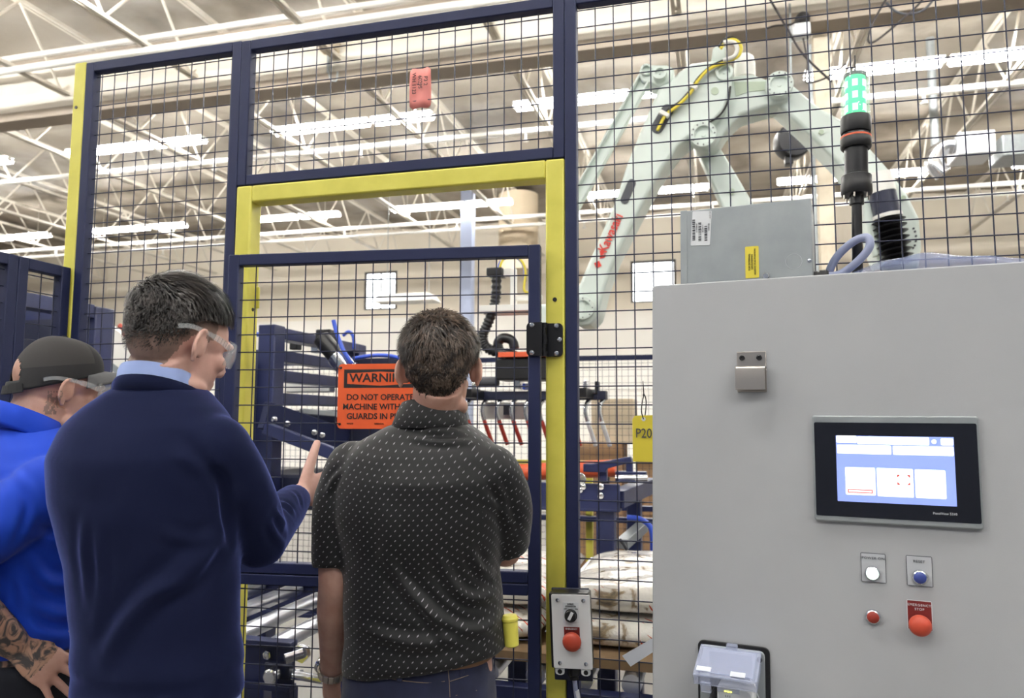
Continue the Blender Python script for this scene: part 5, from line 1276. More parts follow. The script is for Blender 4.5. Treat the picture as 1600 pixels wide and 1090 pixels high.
def displace(me, fn):
    n = len(me.vertices); co = np.empty(n * 3, 'f'); me.vertices.foreach_get('co', co); co = co.reshape(-1, 3)
    no = np.empty(n * 3, 'f'); me.vertex_normals.foreach_get('vector', no); no = no.reshape(-1, 3)
    co = co + no * fn(co)[:, None]; me.vertices.foreach_set('co', co.astype('f').ravel()); me.update()
def wrinkle_fn(amp, fr, seed, folds=()):
    def fn(co):
        d = np.array([mnoise.noise(Vector((p[0] * fr[0] + seed, p[1] * fr[1], p[2] * fr[2]))) * .65 + mnoise.noise(Vector((p[0] * fr[0] * 2.3, p[1] * fr[1] * 2.3 + seed, p[2] * fr[2] * 2.3))) * .35 for p in co]) * amp
        for (pts, a, w) in folds:
            P = np.array([tuple(p) for p in smooth_path(pts, 5)]); best = np.full(len(co), 9e9); tt = np.zeros(len(co))
            for i in range(len(P) - 1):
                s, e = P[i], P[i + 1]; v = e - s; L2 = max(v @ v, 1e-9)
                t = np.clip(((co - s) @ v) / L2, 0, 1); q = s + t[:, None] * v; dd = np.linalg.norm(co - q, axis=1)
                m = dd < best; best[m] = dd[m]; tt[m] = ((i + t) / (len(P) - 1))[m]
            fade = np.sin(PI * np.clip(tt, .02, .98)) ** .6
            d += a * fade * (np.exp(-(best / w) ** 2) - .55 * np.exp(-((best - 2 * w) / w) ** 2))
        return d
    return fn
def project_on(bvh, px, py):
    h = bvh.ray_cast(CAM, ray(px, py)); return h[0]
def hair_strands(root, body_me_world, H, R, name, m, region, length, flow, count, seed, width=.0019, base_m=None, base_off=.004, lift=.35):
    """short hair: a close cap of hair plus strands growing out of the scalp"""
    bvh = BVHTree.FromPolygons([v.co for v in body_me_world.vertices], [tuple(p.vertices) for p in body_me_world.polygons])
    rng = random.Random(seed); mb = MB(); capmin = {9: .62}.get(seed, .0); C0 = H + R @ Vector((0, -.01, .03)); Ri = R.transposed()
    # cap
    nu, nv = 56, 40; idx = {}; vs = []
    for i in range(nu):
        for j in range(nv + 1):
            az = 2 * PI * i / nu; th = PI * .98 * j / nv
            d = Vector((math.sin(th) * math.sin(az), math.sin(th) * math.cos(az), math.cos(th)))
            h = bvh.ray_cast(C0 + (R @ d) * .3, -(R @ d))
            if h[0] is None: continue
            q = Ri @ (h[0] - H)
            if region(q) > capmin:
                idx[(i, j)] = len(vs); vs.append(h[0] + (R @ d) * (min(base_off, max(.0006, length(q) * .36)) * (1 + .35 * mnoise.noise(q * 55))))
    fs = []
    for i in range(nu):
        for j in range(nv):
            k = [(i, j), (i, j + 1), ((i + 1) % nu, j + 1), ((i + 1) % nu, j)]
            if all(x in idx for x in k): fs.append(tuple(idx[x] for x in k))
    mb.add(vs, fs, 2)
    made = 0; tries = 0
    while made < count and tries < count * 6:
        tries += 1
        z = rng.uniform(-.95, 1); az = rng.uniform(0, 2 * PI); rxy = math.sqrt(max(0, 1 - z * z)); d = Vector((rxy * math.sin(az), rxy * math.cos(az), z))
        h = bvh.ray_cast(C0 + (R @ d) * .3, -(R @ d))
        if h[0] is None: continue
        q = Ri @ (h[0] - H); g = region(q)
        if g <= 0 or rng.random() > min(1, g * 1.1 + .08): continue
        L = length(q) * rng.uniform(.7, 1.15); n = (R @ d).normalized(); fl = R @ flow(q, rng)
        fl = (fl - n * fl.dot(n)); fl = fl.normalized() if fl.length > 1e-5 else n.orthogonal().normalized()
        cl = mnoise.noise(q * 42); fl = (fl + n.cross(fl) * cl * (.45 if seed == 9 else 1.0)).normalized(); side = n.cross(fl).normalized() * width * .5 * rng.uniform(.7, 1.5) * (.35 + .65 * min(1, g)); p = h[0] + n * .0008; pts = []
        for k in range(5):
            t = k / 4; pts.append(p + fl * L * t + n * (L * lift * math.sin(PI * min(1, t * .8)) * rng.uniform(.7, 1.2) + base_off * .8 * min(1, t * 3)))
        o = len(mb.v)
        for k, pt in enumerate(pts):
            w = side * (1 - .75 * (k / 4) ** 2); mb.v += [pt - w, pt + w]
        sh = cl + mnoise.noise(q * 90) * .5 + rng.uniform(-.25, .25); sh = 1 if sh > .22 else (2 if sh < -.2 else 0)
        for k in range(4): mb.f.append((o + 2 * k, o + 2 * k + 1, o + 2 * k + 3, o + 2 * k + 2)); mb.mi.append(sh)
        made += 1
    me = bpy.data.meshes.new(name); inv = XF[root.name].inverted(); me.from_pydata([tuple(inv @ v) for v in mb.v], [], mb.f)
    for i, p in enumerate(me.polygons): p.material_index = mb.mi[i]
    return finish(name, me, [m, m + '_light', m + '_deep'], root, angle=180)
def put(me, name, mats, root, angle=180):
    me.transform(XF[root.name].inverted()); me.materials.clear(); return finish(name, me, mats, root, angle=angle)
def glasses(root, H, R, name='safety_glasses'):
    def T(p): return H + R @ Vector(p)
    q = MB(); rows_ = []
    N = 18
    for j in range(5):
        z = -.022 + .052 * j / 4; row = []
        for i in range(N + 1):
            a = math.radians(-78 + 156 * i / N); rr = 1 - .10 * abs(j - 2) / 2 * .5
            drop = .010 * (1 - abs(math.sin(a))) if j == 0 else 0
            row.append(T((.0765 * math.sin(a) * rr, .052 + .070 * math.cos(a) * rr, z + drop + .006)))
        rows_.append(row)
    vs = [v for r in rows_ for v in r]; q.add(vs, [(j * (N + 1) + i, j * (N + 1) + i + 1, (j + 1) * (N + 1) + i + 1, (j + 1) * (N + 1) + i) for j in range(4) for i in range(N)])
    inv = XF[root.name].inverted(); me = bpy.data.meshes.new(name); me.from_pydata([tuple(inv @ v) for v in q.v], [], q.f)
    g = finish(name, me, ['specs'], root, angle=180); sm = g.modifiers.new('solid', 'SOLIDIFY'); sm.thickness = .0022; sm.offset = 0
    for s in (-1, 1):
        q = MB(); P = smooth_path([T((s * .075, .066, .020)), T((s * .082, .04, .026)), T((s * .0855, .0, .030)), T((s * .084, -.035, .030)), T((s * .079, -.058, .022))], 4)
        for k in range(len(P) - 1):
            q.bar(P[k], P[k + 1], .0026, .009 if k > 5 else .012, 0, up=R @ Vector((0, 0, 1)))
        q.build('temple_arm', ['specs'], g)
    return g
def torso_rings(org, rows_, e=2.3, grow=0.0, n=44):
    """rows: (z, half width, half depth, x offset, y offset [, tilt x])"""
    return [ering((org[0] + r[3], org[1] + r[4], r[0]), r[1] + grow, r[2] + grow, n, e, (r[5], r[6] if len(r) > 6 else 0) if len(r) > 5 else None) for r in rows_]
def legs(root, org, hipz, mname, seat, foot_dy=.0, heading=0):
    q = MB(); ch, sh = math.cos(heading), math.sin(heading)
    def L(x, y, z): return Vector((org[0] + x * ch - y * sh, org[1] + x * sh + y * ch, z))
    rr = [ering((org[0], org[1], z), a, b, 40, 2.4, rot=heading) for z, a, b in seat]; q.loft(rr)
    for s in (-1, 1):
        limb(q, [L(.088 * s, .0, hipz - .06), L(.10 * s, .01, .70), L(.105 * s, .015, .50), L(.11 * s, .0, .28), L(.115 * s, -.01, .05)], [.098, .090, .075, .070, .068])
    me = fuse(q, .009, 5); displace(me, wrinkle_fn(.006, (9, 9, 14), 3.1))
    t = put(me, 'trousers', [mname], root)
    for s in (-1, 1):
        q = MB(); rr = []
        for (y, w, h, z) in ((-.09, .030, .03, .035), (-.075, .040, .05, .05), (-.02, .042, .055, .055), (.06, .046, .042, .042), (.13, .046, .030, .030), (.175, .036, .022, .024), (.19, .018, .012, .018)):
            rr.append([L(.115 * s + w * math.cos(a), y, max(.003, z + h * math.sin(a))) for a in np.linspace(0, 2 * PI, 25)[:-1]])
        q.loft(rr); q.build('shoe', ['shoe'], root, angle=60)
    return t

# ------------------------------------------------------------------ C: the visitor in the dotted black polo
oC = Vector((-.655, 1.645, 0))
man = thing('person', 'person from behind in a dotted black polo, jeans and steel watch, before the warning sign', 'person', oC)
HC = PD(687, 583, 1.735); RCH = Matrix.Rotation(math.radians(14), 3, 'Z') @ Matrix.Rotation(math.radians(-9), 3, 'X') @ Matrix.Rotation(math.radians(-1), 3, 'Y')
shL = Vector((oC.x - .163, oC.y - .008, 1.428)); shR = Vector((oC.x + .165, oC.y - .008, 1.425))
elL = PD(526, 912, 1.725); wrL = PD(519, 1052, 1.83)
elR = PD(776, 866, 1.70) + Vector((0, .07, 0)); wrR = elR + Vector((-.17, .10, .06))
rowsC = [(.90, .168, .118, .01, 0), (1.0, .170, .118, .01, 0), (1.10, .160, .112, .01, .0), (1.22, .168, .116, 0, 0), (1.33, .186, .124, 0, -.005), (1.41, .188, .120, .005, -.005), (1.465, .174, .100, .006, -.002), (1.505, .136, .080, .010, .004), (1.535, .088, .066, .016, .012), (1.56, .060, .058, .022, .02)]
q = MB(); q.loft(torso_rings(oC, rowsC, grow=-.012))
nk = Vector((oC.x + .022, oC.y + .01, 1.52))
q.tube([nk + Vector((0, .0, -.06)), nk + Vector((0, .008, .02)), HC + RCH @ Vector((0, -.022, -.03))], [.070, .0575, .0555], 24)
head_parts(q, HC, RCH)
limb(q, [shL, shL.lerp(elL, .5) + Vector((-.014, 0, 0)), elL], [.054, .047, .041]); limb(q, [elL, elL.lerp(wrL, .28), elL.lerp(wrL, .65), wrL], [.0405, .0425, .034, .0265])
limb(q, [shR, shR.lerp(elR, .5), elR], [.056, .049, .041]); limb(q, [elR, elR.lerp(wrR, .3), wrR], [.041, .041, .027])
fw = (wrL - elL).normalized(); hand(q, wrL, fw + Vector((.02, .0, -.25)), (-.55, -.83, 0), (-.2, .9, .1), 1.0, (.55, .6, .65, .7), .05, .4, .5)
fwR = Vector((-.9, .05, .35)); hand(q, wrR, fwR, (.2, .9, .1), (0, .1, .9), 1.0, (.5, .5, .5, .5), .05)
for s in (-1, 1): limb(q, [Vector((oC.x + .09 * s, oC.y, .93)), Vector((oC.x + .10 * s, oC.y, .5)), Vector((oC.x + .115 * s, oC.y, .06))], [.085, .058, .042])
bodyC = fuse(q, .0040, 5)
worldC = bodyC.copy()
put(bodyC, 'body', ['skin_tan'], man)
def regC(q):
    ang = abs(math.degrees(math.atan2(q.x, q.y)))             # 0 front, 180 back
    line = np.interp(ang, [0, 40, 62, 74, 84, 100, 112, 128, 150, 180], [.098, .085, .060, .015, .022, .046, .030, -.024, -.062, -.066])
    line += .006 * mnoise.noise(Vector((q.x * 60, q.y * 60, 2)))
    return min(1, (q.z - line) / .012) if q.z > line else 0
def lenC(q):
    t = max(0, min(1, (q.z + .05) / .13)); return .007 + .030 * t ** 1.3
def flowC(q, r):
    c = Vector((q.x - .006, q.y + .062, 0)); top = max(0, min(1, (q.z - .04) / .08))
    sw = Vector((-c.y, c.x, 0)) * 6
    v = Vector((c.x * 5, .5 + c.y * 3, -.3)) * top + sw * top + Vector((q.x * 1.2, .12, -1)) * (1 - top)
    return v + Vector((r.uniform(-.45, .45), r.uniform(-.45, .45), r.uniform(-.35, .35)))
tag(hair_strands(man, worldC, HC, RCH, 'hair', 'hair_brown', regC, lenC, flowC, 8500, 5, base_off=.0062, lift=.22, width=.0025), 'short brown hair')
# polo: torso and sleeves in one cloth surface
hem = .19
rowsS = [(1.010, .182, .132, .012, 0, hem, .0), (1.02, .188, .137, .012, 0, hem * .9, .0), (1.07, .183, .134, .012, 0, hem * .6, 0)] + [(z, a + .014, b + .016, x, y) for (z, a, b, x, y) in rowsC[3:]]
rowsS[-1] = (1.55, .062, .060, .022, .018)
q = MB(); q.loft(torso_rings(oC, rowsS))
def sleeve(q, sh, el, t, r0, r1, out=Vector((0, 0, 0))):
    e = sh.lerp(el, t); q.tube(smooth_path([sh + Vector((0, 0, .005)), sh.lerp(el, t * .4) + out, e], 6), [r0 + (r1 - r0) * i / 12 for i in range(13)], 26); q.ball(sh, r0 * 1.02, seg=20, rings=12)
sleeve(q, shL, elL, .86, .0695, .063, Vector((-.020, 0, 0))); sleeve(q, shR, elR, .93, .0695, .060, Vector((.022, 0, 0)))
polo = fuse(q, .0060, 16)
bv = BVHTree.FromPolygons([v.co for v in polo.vertices], [tuple(p.vertices) for p in polo.polygons])
def fold(bvh, pts, a, w):
    P = [project_on(bvh, *p) for p in pts]; P = [p for p in P if p is not None]
    return (P, a, w) if len(P) > 1 else None
FC = [fold(bv, p, a, w) for p, a, w in (
    ([(600, 865), (640, 925), (700, 975), (745, 985), (778, 965)], .008, .011), ([(686, 868), (710, 915), (740, 935), (775, 925), (783, 905)], .010, .010),
    ([(735, 860), (752, 890), (772, 895), (783, 880)], .008, .009), ([(618, 650), (660, 672), (720, 676)], .006, .008), ([(640, 683), (690, 692), (735, 690)], .005, .007),
    ([(755, 775), (785, 800), (800, 830)], .006, .009), ([(512, 770), (522, 750), (535, 735)], .006, .008), ([(560, 975), (640, 1005), (720, 1000)], .006, .012),
    ([(770, 745), (785, 775), (795, 810)], .005, .008), ([(600, 780), (610, 840), (590, 920)], .003, .02), ([(660, 940), (690, 990), (740, 1008)], .006, .010)) if True]
displace(polo, wrinkle_fn(.0045, (7, 7, 12), 1.3, [f for f in FC if f]))
put(polo, 'polo_shirt', ['dot_polo'], man)
q = MB(); cr = []
for (z, a, b, dy, tl) in ((1.520, .066, .066, .0, -.15), (1.571, .068, .069, .0, -.26), (1.576, .071, .072, .0, -.26), (1.560, .079, .081, -.001, -.24), (1.532, .090, .091, -.004, -.12), (1.522, .087, .088, -.004, -.10)):
    cr.append(ering((nk.x - .002, nk.y + dy, z), a, b, 44, 2.1, (0.0, tl)))
q.loft(cr); q.build('collar', ['dot_polo'], man, angle=70)
jeansC = legs(man, oC, .95, 'jeans', [(.80, .170, .125), (.90, .176, .128), (.98, .171, .123), (1.040, .1655, .1165), (1.048, .158, .110)])
q = MB()
r0 = [ering((oC.x, oC.y, z), a, b, 44, 2.4) for z, a, b in ((1.026, .160, .112), (1.028, .1695, .1205), (1.058, .1695, .1205), (1.060, .160, .112))]; q.loft(r0); q.build('belt', ['leather'], man, angle=60)
for px in (755, 690):
    a = math.radians({755: -42, 690: -88}[px]); c = Vector((oC.x + .1725 * math.cos(a), oC.y + .1235 * math.sin(a), 1.035)); q = MB(); q.box(c, (.012, .008, .062), 0, Matrix.Rotation(a + PI / 2, 3, 'Z')); q.build('belt_loop', ['jeans'], man, bevel=.002)
tb = BVHTree.FromPolygons([XF[man.name] @ v.co for v in jeansC.data.vertices], [tuple(p.vertices) for p in jeansC.data.polygons])
M['stitch'] = mat('tan_thread', srgb(120, 104, 92), .8)
for ln in ([(700, 1044), (702, 1066), (703, 1089)], [(703, 1064), (730, 1055), (760, 1043), (784, 1031)], [(712, 1086), (745, 1078), (775, 1066), (792, 1053)], [(695, 1064), (660, 1066), (610, 1060), (565, 1050)]):
    P = [project_on(tb, *p) for p in ln]; P = [p for p in P if p is not None]
    if len(P) > 1:
        q = MB(); q.tube(smooth_path(P, 6), .0009, 5); q.build('stitching', ['stitch'], man, angle=180)
# steel watch
wf = (wrL - elL).normalized(); wc = wrL - wf * .012
q = MB(); a_ = wf.orthogonal().normalized(); b_ = wf.cross(a_)
for k in range(16):
    th = 2 * PI * k / 16; c = wc + (a_ * math.cos(th) + b_ * math.sin(th)) * .0325; q.box(c, (.012, .005, .020), 0, Matrix((-(a_ * math.sin(th)) + b_ * math.cos(th), a_ * math.cos(th) + b_ * math.sin(th), wf)).transposed())
w = q.build('wrist_watch', ['steel'], man, bevel=.001)
q = MB(); dn = Vector((-.9, .1, .2)); dn = (dn - wf * dn.dot(wf)).normalized(); q.lathe([(.019, 0), (.020, .004), (.018, .010), (.0, .011)], wc + dn * .030, dn, 24); q.build('watch_case', ['chrome'], w)
# yellow tape-measure-like case clipped at his right hip
c = PD(798, 985, 1.66)
yb = thing('belt_case', 'yellow plastic case clipped on the belt of the person in the dotted polo', 'case', c + Vector((0, 0, -.033)))
q = MB(); q.lathe([(.010, -.034), (.0155, -.031), (.0170, .012), (.0165, .020), (.0185, .022), (.0185, .027), (.0170, .029), (.015, .034), (.006, .036)], c, (-.08, 0, 1), 24); q.build('case_body', ['yellow'], yb, bevel=.001)
q = MB(); q.box(c + Vector((-.020, .004, 0)), (.008, .010, .05)); q.build('clip', ['black'], yb, bevel=.002)

# ------------------------------------------------------------------ B: the visitor in the navy sweater
oB = Vector((-1.085, 1.275, 0))
man = thing('person', 'person in a navy sweater over a pale blue collar, clear glasses, gesturing with one hand', 'person', oB)
hb_ = math.radians(-17)
RBH = Matrix.Rotation(hb_, 3, 'Z') @ Matrix.Rotation(math.radians(-15), 3, 'X') @ Matrix.Rotation(math.radians(4), 3, 'Y')
HB = PD(308, 540, 1.475) - RBH @ Vector((.078, -.006, .0))
shL = Vector((oB.x - .150, oB.y + .02, 1.472)); shR = Vector((oB.x + .152, oB.y - .008, 1.488))
elR = PD(405, 842, 1.58); wrR = PD(466, 774, 1.82)
elL = Vector((oB.x - .175, oB.y + .10, 1.20)); wrL = elL + Vector((.02, .20, .06))
rowsB = [(.92, .148, .114, .045, 0), (1.04, .143, .112, .045, 0), (1.14, .140, .110, .038, 0), (1.27, .150, .116, .022, 0), (1.39, .172, .126, .005, -.005), (1.47, .180, .120, 0, -.008), (1.53, .164, .100, .004, -.006), (1.572, .126, .080, .008, -.002), (1.602, .084, .068, .012, .004), (1.63, .060, .060, .015, .01)]
q = MB(); q.loft(torso_rings(oB, rowsB, grow=-.012))
nk = Vector((oB.x + .014, oB.y + .004, 1.585))
q.tube([nk + Vector((0, .0, -.08)), nk + Vector((0.004, .006, .02)), HB + RBH @ Vector((0, -.026, -.03))], [.072, .0605, .0585], 24)
head_parts(q, HB, RBH)
limb(q, [shR, shR.lerp(elR, .5), elR], [.058, .05, .042]); limb(q, [elR, elR.lerp(wrR, .3), wrR], [.042, .042, .028])
limb(q, [shL, shL.lerp(elL, .5), elL], [.056, .05, .042]); limb(q, [elL, elL.lerp(wrL, .3), wrL], [.042, .040, .027])
# right hand held open, thumb up, fingers pointing ahead and to the right
tipdir = Vector((.34, .93, .16))
hand(q, wrR + tipdir.normalized() * .006, tipdir, (.86, -.5, -.06), (0, 0, 1), 1.04, (.14, .16, .2, .24), .07, .05, .98)
hand(q, wrL, wrL - elL, (0, .3, .9), (.5, .5, .3), 1.0, (.5, .5, .5, .5), .05)
for s in (-1, 1): limb(q, [Vector((oB.x + .047 + .08 * s, oB.y, .95)), Vector((oB.x + .047 + .10 * s, oB.y, .5)), Vector((oB.x + .047 + .115 * s, oB.y, .06))], [.085, .058, .042])
bodyB = fuse(q, .0040, 5); worldB = bodyB.copy()
me = bodyB; put(me, 'body', ['skin', 'stubble'], man)
inv = XF[man.name]; Ri = RBH.transposed()
for p in me.polygons:                                            # clipped sides and nape
    c = Ri @ (inv @ p.center - HB); ang = abs(math.degrees(math.atan2(c.x, c.y)))
    lo = np.interp(ang, [60, 78, 95, 112, 130, 180], [.03, .01, .03, .0, -.05, -.062])
    if c.z > lo + .004 * mnoise.noise(Vector((c.x * 90, c.y * 90, c.z * 90))) and c.z < .09 and ang > 62 and abs(c.x) < .085: p.material_index = 1
def regB(q):
    ang = abs(math.degrees(math.atan2(q.x, q.y)))
    line = np.interp(ang, [0, 35, 55, 70, 82, 100, 118, 140, 180], [.092, .080, .070, .066, .066, .064, .040, .016, .008])
    fade = np.interp(ang, [60, 90, 120, 180], [.012, .018, .042, .048])
    return max(0, min(1, (q.z - line + fade) / (fade + .004)))
def lenB(q):
    g = regB(q); ang = abs(math.degrees(math.atan2(q.x, q.y))); top = max(0, min(1, (q.z - .045) / .07))
    return .0025 + .007 * g ** 2 + .036 * top * g
def flowB(q, r):
    top = max(0, min(1, (q.z - .05) / .07))
    v = Vector((.35 + q.x * 3, .95, -.1)) * top + Vector((q.x * 1.5, .30, -1)) * (1 - top)
    return v + Vector((r.uniform(-.28, .28), r.uniform(-.28, .28), r.uniform(-.2, .2)))
tag(hair_strands(man, worldB, HB, RBH, 'hair', 'hair_dark', regB, lenB, flowB, 10500, 9, base_off=.0070, lift=.22, width=.0022), 'dark hair clipped short at the sides')
glasses(man, HB, RBH)
rowsS = [(1.015, .150, .118, .047, 0), (1.03, .160, .128, .047, 0), (1.075, .156, .125, .045, 0), (1.085, .160, .130, .044, 0)] + [(z, a + .014, b + .016, x, y) for (z, a, b, x, y) in rowsB[2:]]
rowsS[-1] = (1.617, .066, .064, .015, .008)
q = MB(); q.loft(torso_rings(oB, rowsS))
sleeve(q, shR, elR, 1.0, .070, .060, Vector((.014, 0, 0))); q.tube(smooth_path([elR - (wrR - elR) * .05, elR.lerp(wrR, .3), elR.lerp(wrR, .68), elR.lerp(wrR, .90)], 6), [.060 - .0012 * i for i in range(19)], 24); q.ball(elR, .060)
cu = (wrR - elR).normalized(); q.tube([elR.lerp(wrR, .70), elR.lerp(wrR, .72), elR.lerp(wrR, .93), elR.lerp(wrR, .95)], [.030, .0395, .0385, .034], 24)
sleeve(q, shL, elL, 1.0, .069, .058); q.tube([elL, wrL.lerp(elL, .12)], [.058, .040], 20); q.ball(elL, .058)
sw = fuse(q, .0060, 16)
bv = BVHTree.FromPolygons([v.co for v in sw.vertices], [tuple(p.vertices) for p in sw.polygons])
FB = [fold(bv, p, a, w) for p, a, w in (
    ([(345, 835), (290, 890), (215, 950), (160, 1030)], .011, .016), ([(335, 850), (300, 905), (240, 925)], .005, .012), ([(310, 715), (345, 750), (352, 800), (360, 850)], -.008, .010),
    ([(135, 800), (132, 870), (140, 960)], .004, .011), ([(150, 810), (156, 890), (150, 980)], .004, .011), ([(430, 800), (445, 820), (462, 835)], .006, .007), ([(440, 785), (458, 800), (475, 815)], .006, .007),
    ([(422, 815), (432, 838), (446, 852)], .005, .007), ([(460, 768), (470, 790), (482, 800)], -.003, .005), ([(250, 830), (300, 845), (340, 830)], .004, .010), ([(270, 705), (300, 722), (330, 730)], .003, .012))]
displace(sw, wrinkle_fn(.0045, (6, 6, 9), 4.7, [f for f in FB if f]))
put(sw, 'sweater', ['sweater'], man)
q = MB(); cr = []
for (z, a, b, dy, tl) in ((1.590, .066, .066, -.002, -.30), (1.632, .068, .069, -.002, -.32), (1.637, .071, .072, -.002, -.32), (1.624, .075, .077, -.002, -.34), (1.590, .078, .080, -.002, -.36), (1.580, .076, .078, -.002, -.36)):
    cr.append(ering((nk.x, nk.y + dy, z), a, b, 44, 2.1, (.02, tl)))
q.loft(cr); tag(q.build('shirt_collar', ['shirt_blue'], man, angle=70), 'pale blue shirt collar')
q = MB(); cr = [ering((nk.x + .0, nk.y + .004, z), a, b, 44, 2.1, (.02, tl)) for z, a, b, tl in ((1.575, .074, .074, -.30), (1.580, .087, .089, -.30), (1.598, .0875, .089, -.32), (1.606, .083, .085, -.33), (1.598, .074, .076, -.32))]
q.loft(cr); q.build('neckband', ['sweater'], man, angle=70)
q = MB(); cr = [ering((oB.x + .047, oB.y, z), a, b, 44, 2.3, (-.10, 0)) for z, a, b in ((.985, .143, .112), (.987, .155, .123), (1.03, .152, .120), (1.04, .145, .113))]; q.loft(cr); tag(q.build('shirt_tail', ['shirt_blue'], man, angle=70), 'pale blue shirt tail below the sweater')
legs(man, oB + Vector((.047, 0, 0)), .96, 'dark_trousers', [(.82, .152, .120), (.92, .154, .122), (1.0, .148, .115), (1.03, .140, .106)])

# ------------------------------------------------------------------ A: the visitor in the blue polo and black cap
hA = math.radians(-16)
oA = Vector((-1.585, 1.445, 0))
man = thing('person', 'person in a royal blue polo and black mesh-back cap, tattooed hand on hip', 'person', oA)
RA = Matrix.Rotation(hA, 3, 'Z')
def LA(x, y, z): return oA + RA @ Vector((x, y, 0)) + Vector((0, 0, z))
KA = .95
RAH = Matrix.Rotation(math.radians(-27), 3, 'Z') @ Matrix.Rotation(math.radians(-8), 3, 'X')
HA = PD(102, 613, 1.80) - RAH @ Vector((.076, -.006, 0))
shR = LA(.176, -.03, 1.39); shL = LA(-.18, -.01, 1.39)
wrR = PD(22, 1006, 1.60); elR = PD(-112, 890, 1.50)
elL = LA(-.25, .06, 1.13); wrL = LA(-.20, .20, .95)
rowsA = [(.88, .186, .140, 0, 0), (.98, .186, .148, 0, .01), (1.10, .184, .150, 0, .015), (1.22, .190, .146, 0, .01), (1.32, .200, .142, 0, 0), (1.39, .204, .130, 0, -.005), (1.44, .184, .106, 0, -.005), (1.48, .130, .084, 0, 0), (1.51, .084, .072, 0, .008), (1.54, .064, .064, 0, .014)]
def ringsA(rw, grow=0, e=2.3):
    out = []
    for r in rw:
        c = LA(r[3], r[4], 0); out.append(ering((c.x, c.y, r[0]), r[1] + grow, r[2] + grow, 44, e, rot=hA))
    return out
q = MB(); q.loft(ringsA(rowsA, -.012))
nk = LA(0, .008, 1.50)
q.tube([nk + Vector((0, 0, -.06)), nk + Vector((0, .006, .02)), HA + RAH @ Vector((0, -.026, -.03))], [.078, .066, .063], 24)
head_parts(q, HA, RAH, k=KA)
limb(q, [shR, shR.lerp(elR, .5), elR], [.06, .053, .045]); limb(q, [elR, elR.lerp(wrR, .35), elR.lerp(wrR, .7), wrR], [.046, .048, .040, .031])
limb(q, [shL, shL.lerp(elL, .5), elL], [.06, .053, .045]); limb(q, [elL, elL.lerp(wrL, .3), wrL], [.045, .045, .03])
fd = PD(104, 1060, 1.63) - wrR
hand(q, wrR + fd.normalized() * .01, fd, PD(40, 900, 1.2) - wrR, (0, .4, .9), 1.03, (.12, .10, .10, .12), .26, .1, .9)
hand(q, wrL, wrL - elL, (-.9, -.1, 0), (.1, .9, 0), 1.0, (.4, .4, .4, .4), .05)
for s in (-1, 1): limb(q, [LA(.09 * s, 0, .92), LA(.10 * s, 0, .5), LA(.115 * s, 0, .06)], [.09, .06, .044])
bodyA = fuse(q, .0040, 5)
ax = (wrR - elR).normalized()
me = bodyA; put(me, 'body', ['skin_tan', 'tattoo', 'stubble'], man)
inv = XF[man.name]; Ri = RAH.transposed()
for p in me.polygons:
    w = inv @ p.center
    t = (w - elR).dot(ax) / (wrR - elR).length; dist = ((w - elR) - ax * (w - elR).dot(ax)).length
    if -.2 < t < 1.28 and dist < .065: p.material_index = 1
    c = Ri @ (w - HA); ang = math.degrees(math.atan2(c.x, c.y))
    if 100 < ang < 122 and -.055 < c.z < .0 and mnoise.noise(Vector((c.z * 70, ang * .25, 1))) > -.15: p.material_index = 2
    if abs(ang) > 118 and -.05 < c.z < .05 and c.length < .13: p.material_index = p.material_index or 0
rowsS = [(1.035, .188, .150, 0, .01), (1.045, .200, .162, 0, .01), (1.075, .201, .166, 0, .012)] + [(z, a + .014, b + .016, x, y) for (z, a, b, x, y) in rowsA[2:]]
rowsS[-1] = (1.53, .068, .066, 0, .012)
q = MB(); q.loft(ringsA(rowsS)); sleeve(q, shR, elR, .80, .076, .072); sleeve(q, shL, elL, .80, .076, .070)
pm = fuse(q, .0060, 16)
bv = BVHTree.FromPolygons([v.co for v in pm.vertices], [tuple(p.vertices) for p in pm.polygons])
FA = [fold(bv, p, a, w) for p, a, w in (([(40, 862), (70, 905), (110, 915)], .009, .012), ([(25, 880), (50, 940), (100, 960), (125, 950)], .009, .012), ([(30, 935), (60, 985), (110, 995)], .008, .011), ([(60, 820), (90, 830), (112, 820)], -.007, .011), ([(12, 740), (36, 770), (42, 800), (20, 850)], -.006, .008))]
displace(pm, wrinkle_fn(.006, (7, 7, 12), 8.8, [f for f in FA if f]))
put(pm, 'polo_shirt', ['blue_polo'], man)
q = MB(); cr = []
for (z, a, b, dy, tl) in ((1.505, .066, .066, .010, -.30), (1.556, .069, .072, .006, -.42), (1.561, .073, .076, .004, -.42), (1.545, .080, .083, .0, -.44), (1.512, .089, .092, -.004, -.46), (1.505, .087, .09, -.004, -.46)):
    base = ering((0, 0, 0), a, b, 44, 2.1); cr.append([LA(v.x, v.y + dy, z + tl * v.y - .06 * abs(v.x)) for v in base])
q.loft(cr); q.build('collar', ['blue_polo'], man, angle=70)
legs(man, oA, .94, 'dark_trousers', [(.80, .178, .140), (.90, .188, .150), (1.0, .186, .152), (1.02, .176, .14)], heading=hA)
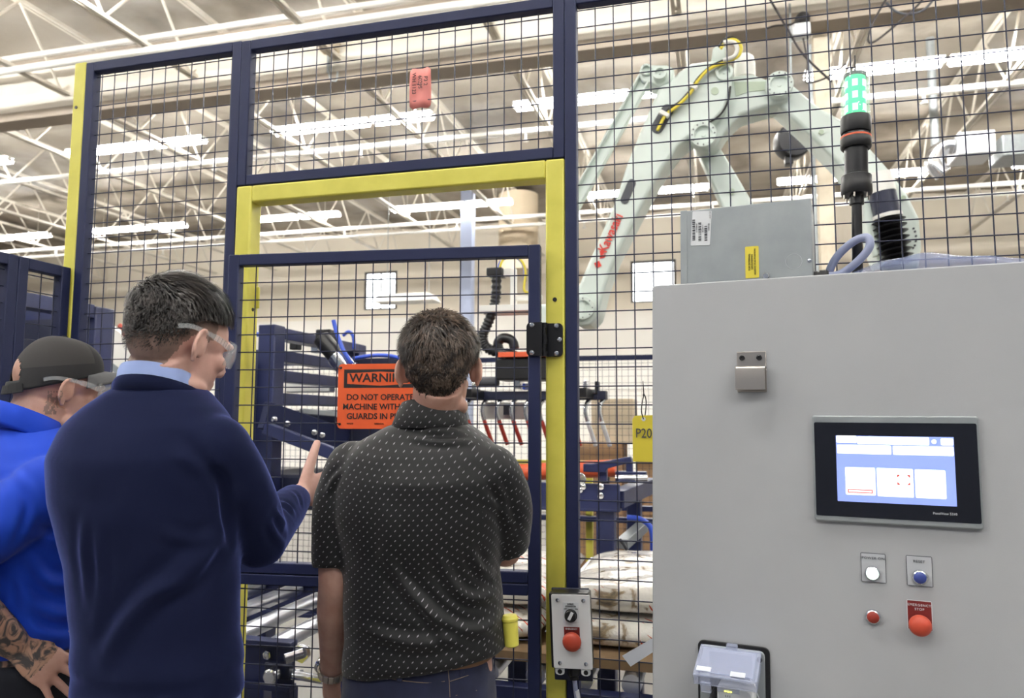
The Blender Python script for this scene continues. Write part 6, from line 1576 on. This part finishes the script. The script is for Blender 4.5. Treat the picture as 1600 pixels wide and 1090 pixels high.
# cap
def TA(p): return HA + RAH @ Vector(p) * KA
capo = []; nu, nv = 120, 40
def cap_pt(az, t, off=0):
    ex, ey = .0825 + off, .1070 + off
    zb = .026 + .044 * math.cos(az); zt = .147 + off
    th = (1 - t) * PI / 2
    r = math.sin(th) ** .78 if th > 0 else 0
    return Vector((ex * r * math.sin(az), ey * r * math.cos(az) - .010, zb + (zt - zb) * math.cos(th) ** .95))
vs = []; fs = []; mi = []
for j in range(nv + 1):
    for i in range(nu): vs.append(TA(cap_pt(2 * PI * i / nu, j / nv)))
q = MB(); f0 = []; m0 = []
for j in range(nv):
    for i in range(nu):
        az = math.degrees(2 * PI * (i + .5) / nu); back = abs(az - 180)
        if (back / 29) ** 2 + ((j - 4) / 9.5) ** 2 < 1 and j >= 4: continue
        front = min(az, 360 - az) < 52
        f0.append((j * nu + i, j * nu + (i + 1) % nu, (j + 1) * nu + (i + 1) % nu, (j + 1) * nu + i)); m0.append(0 if front or j < 9 else 1)
inv_ = XF[man.name].inverted(); me = bpy.data.meshes.new('cap'); me.from_pydata([tuple(inv_ @ v) for v in vs], [], f0)
for i, p in enumerate(me.polygons): p.material_index = m0[i]
capob = finish('cap', me, ['cap_twill', 'cap_mesh'], man, angle=180); capob['label'] = 'black mesh-back cap'
sm = capob.modifiers.new('solid', 'SOLIDIFY'); sm.thickness = .0025; sm.offset = 1; 
q = MB(); nb = 17; top = []; bot = []
for r_ in range(5):
    for i in range(nb):
        u = -1 + 2 * i / (nb - 1); az = math.radians(62) * u; p0 = cap_pt(az, .02, .001); ext = (.080 * (1 - abs(u) ** 2.6)) * r_ / 4
        v = Vector((p0.x * (1 + .02 * r_), p0.y + ext, p0.z + .002 - .034 * (abs(u) ** 2) * r_ / 4 + .06 * ext)); top.append(TA(v))
q.add(top, [(a * nb + b, (a + 1) * nb + b, (a + 1) * nb + b + 1, a * nb + b + 1) for a in range(4) for b in range(nb - 1)])
me = q.mesh('brim', XF[man.name].inverted()); br = finish('brim', me, ['brim'], capob, angle=180); sm = br.modifiers.new('solid', 'SOLIDIFY'); sm.thickness = .004; sm.offset = 0
q = MB(); q.lathe([(.007, 0), (.006, .004), (0, .005)], TA((0, -.010, .146)), RAH @ Vector((0, 0, 1)), 14); q.build('top_button', ['cap_twill'], capob)
q = MB(); pts = [TA(cap_pt(math.radians(a), .02, .002)) for a in range(140, 221, 8)]
for a, b in zip(pts[:-1], pts[1:]): q.bar(a, b, .004, .020, 0, up=RAH @ Vector((0, 0, 1)))
q.build('strap', ['cap_twill'], capob)
glasses(man, HA, RAH)
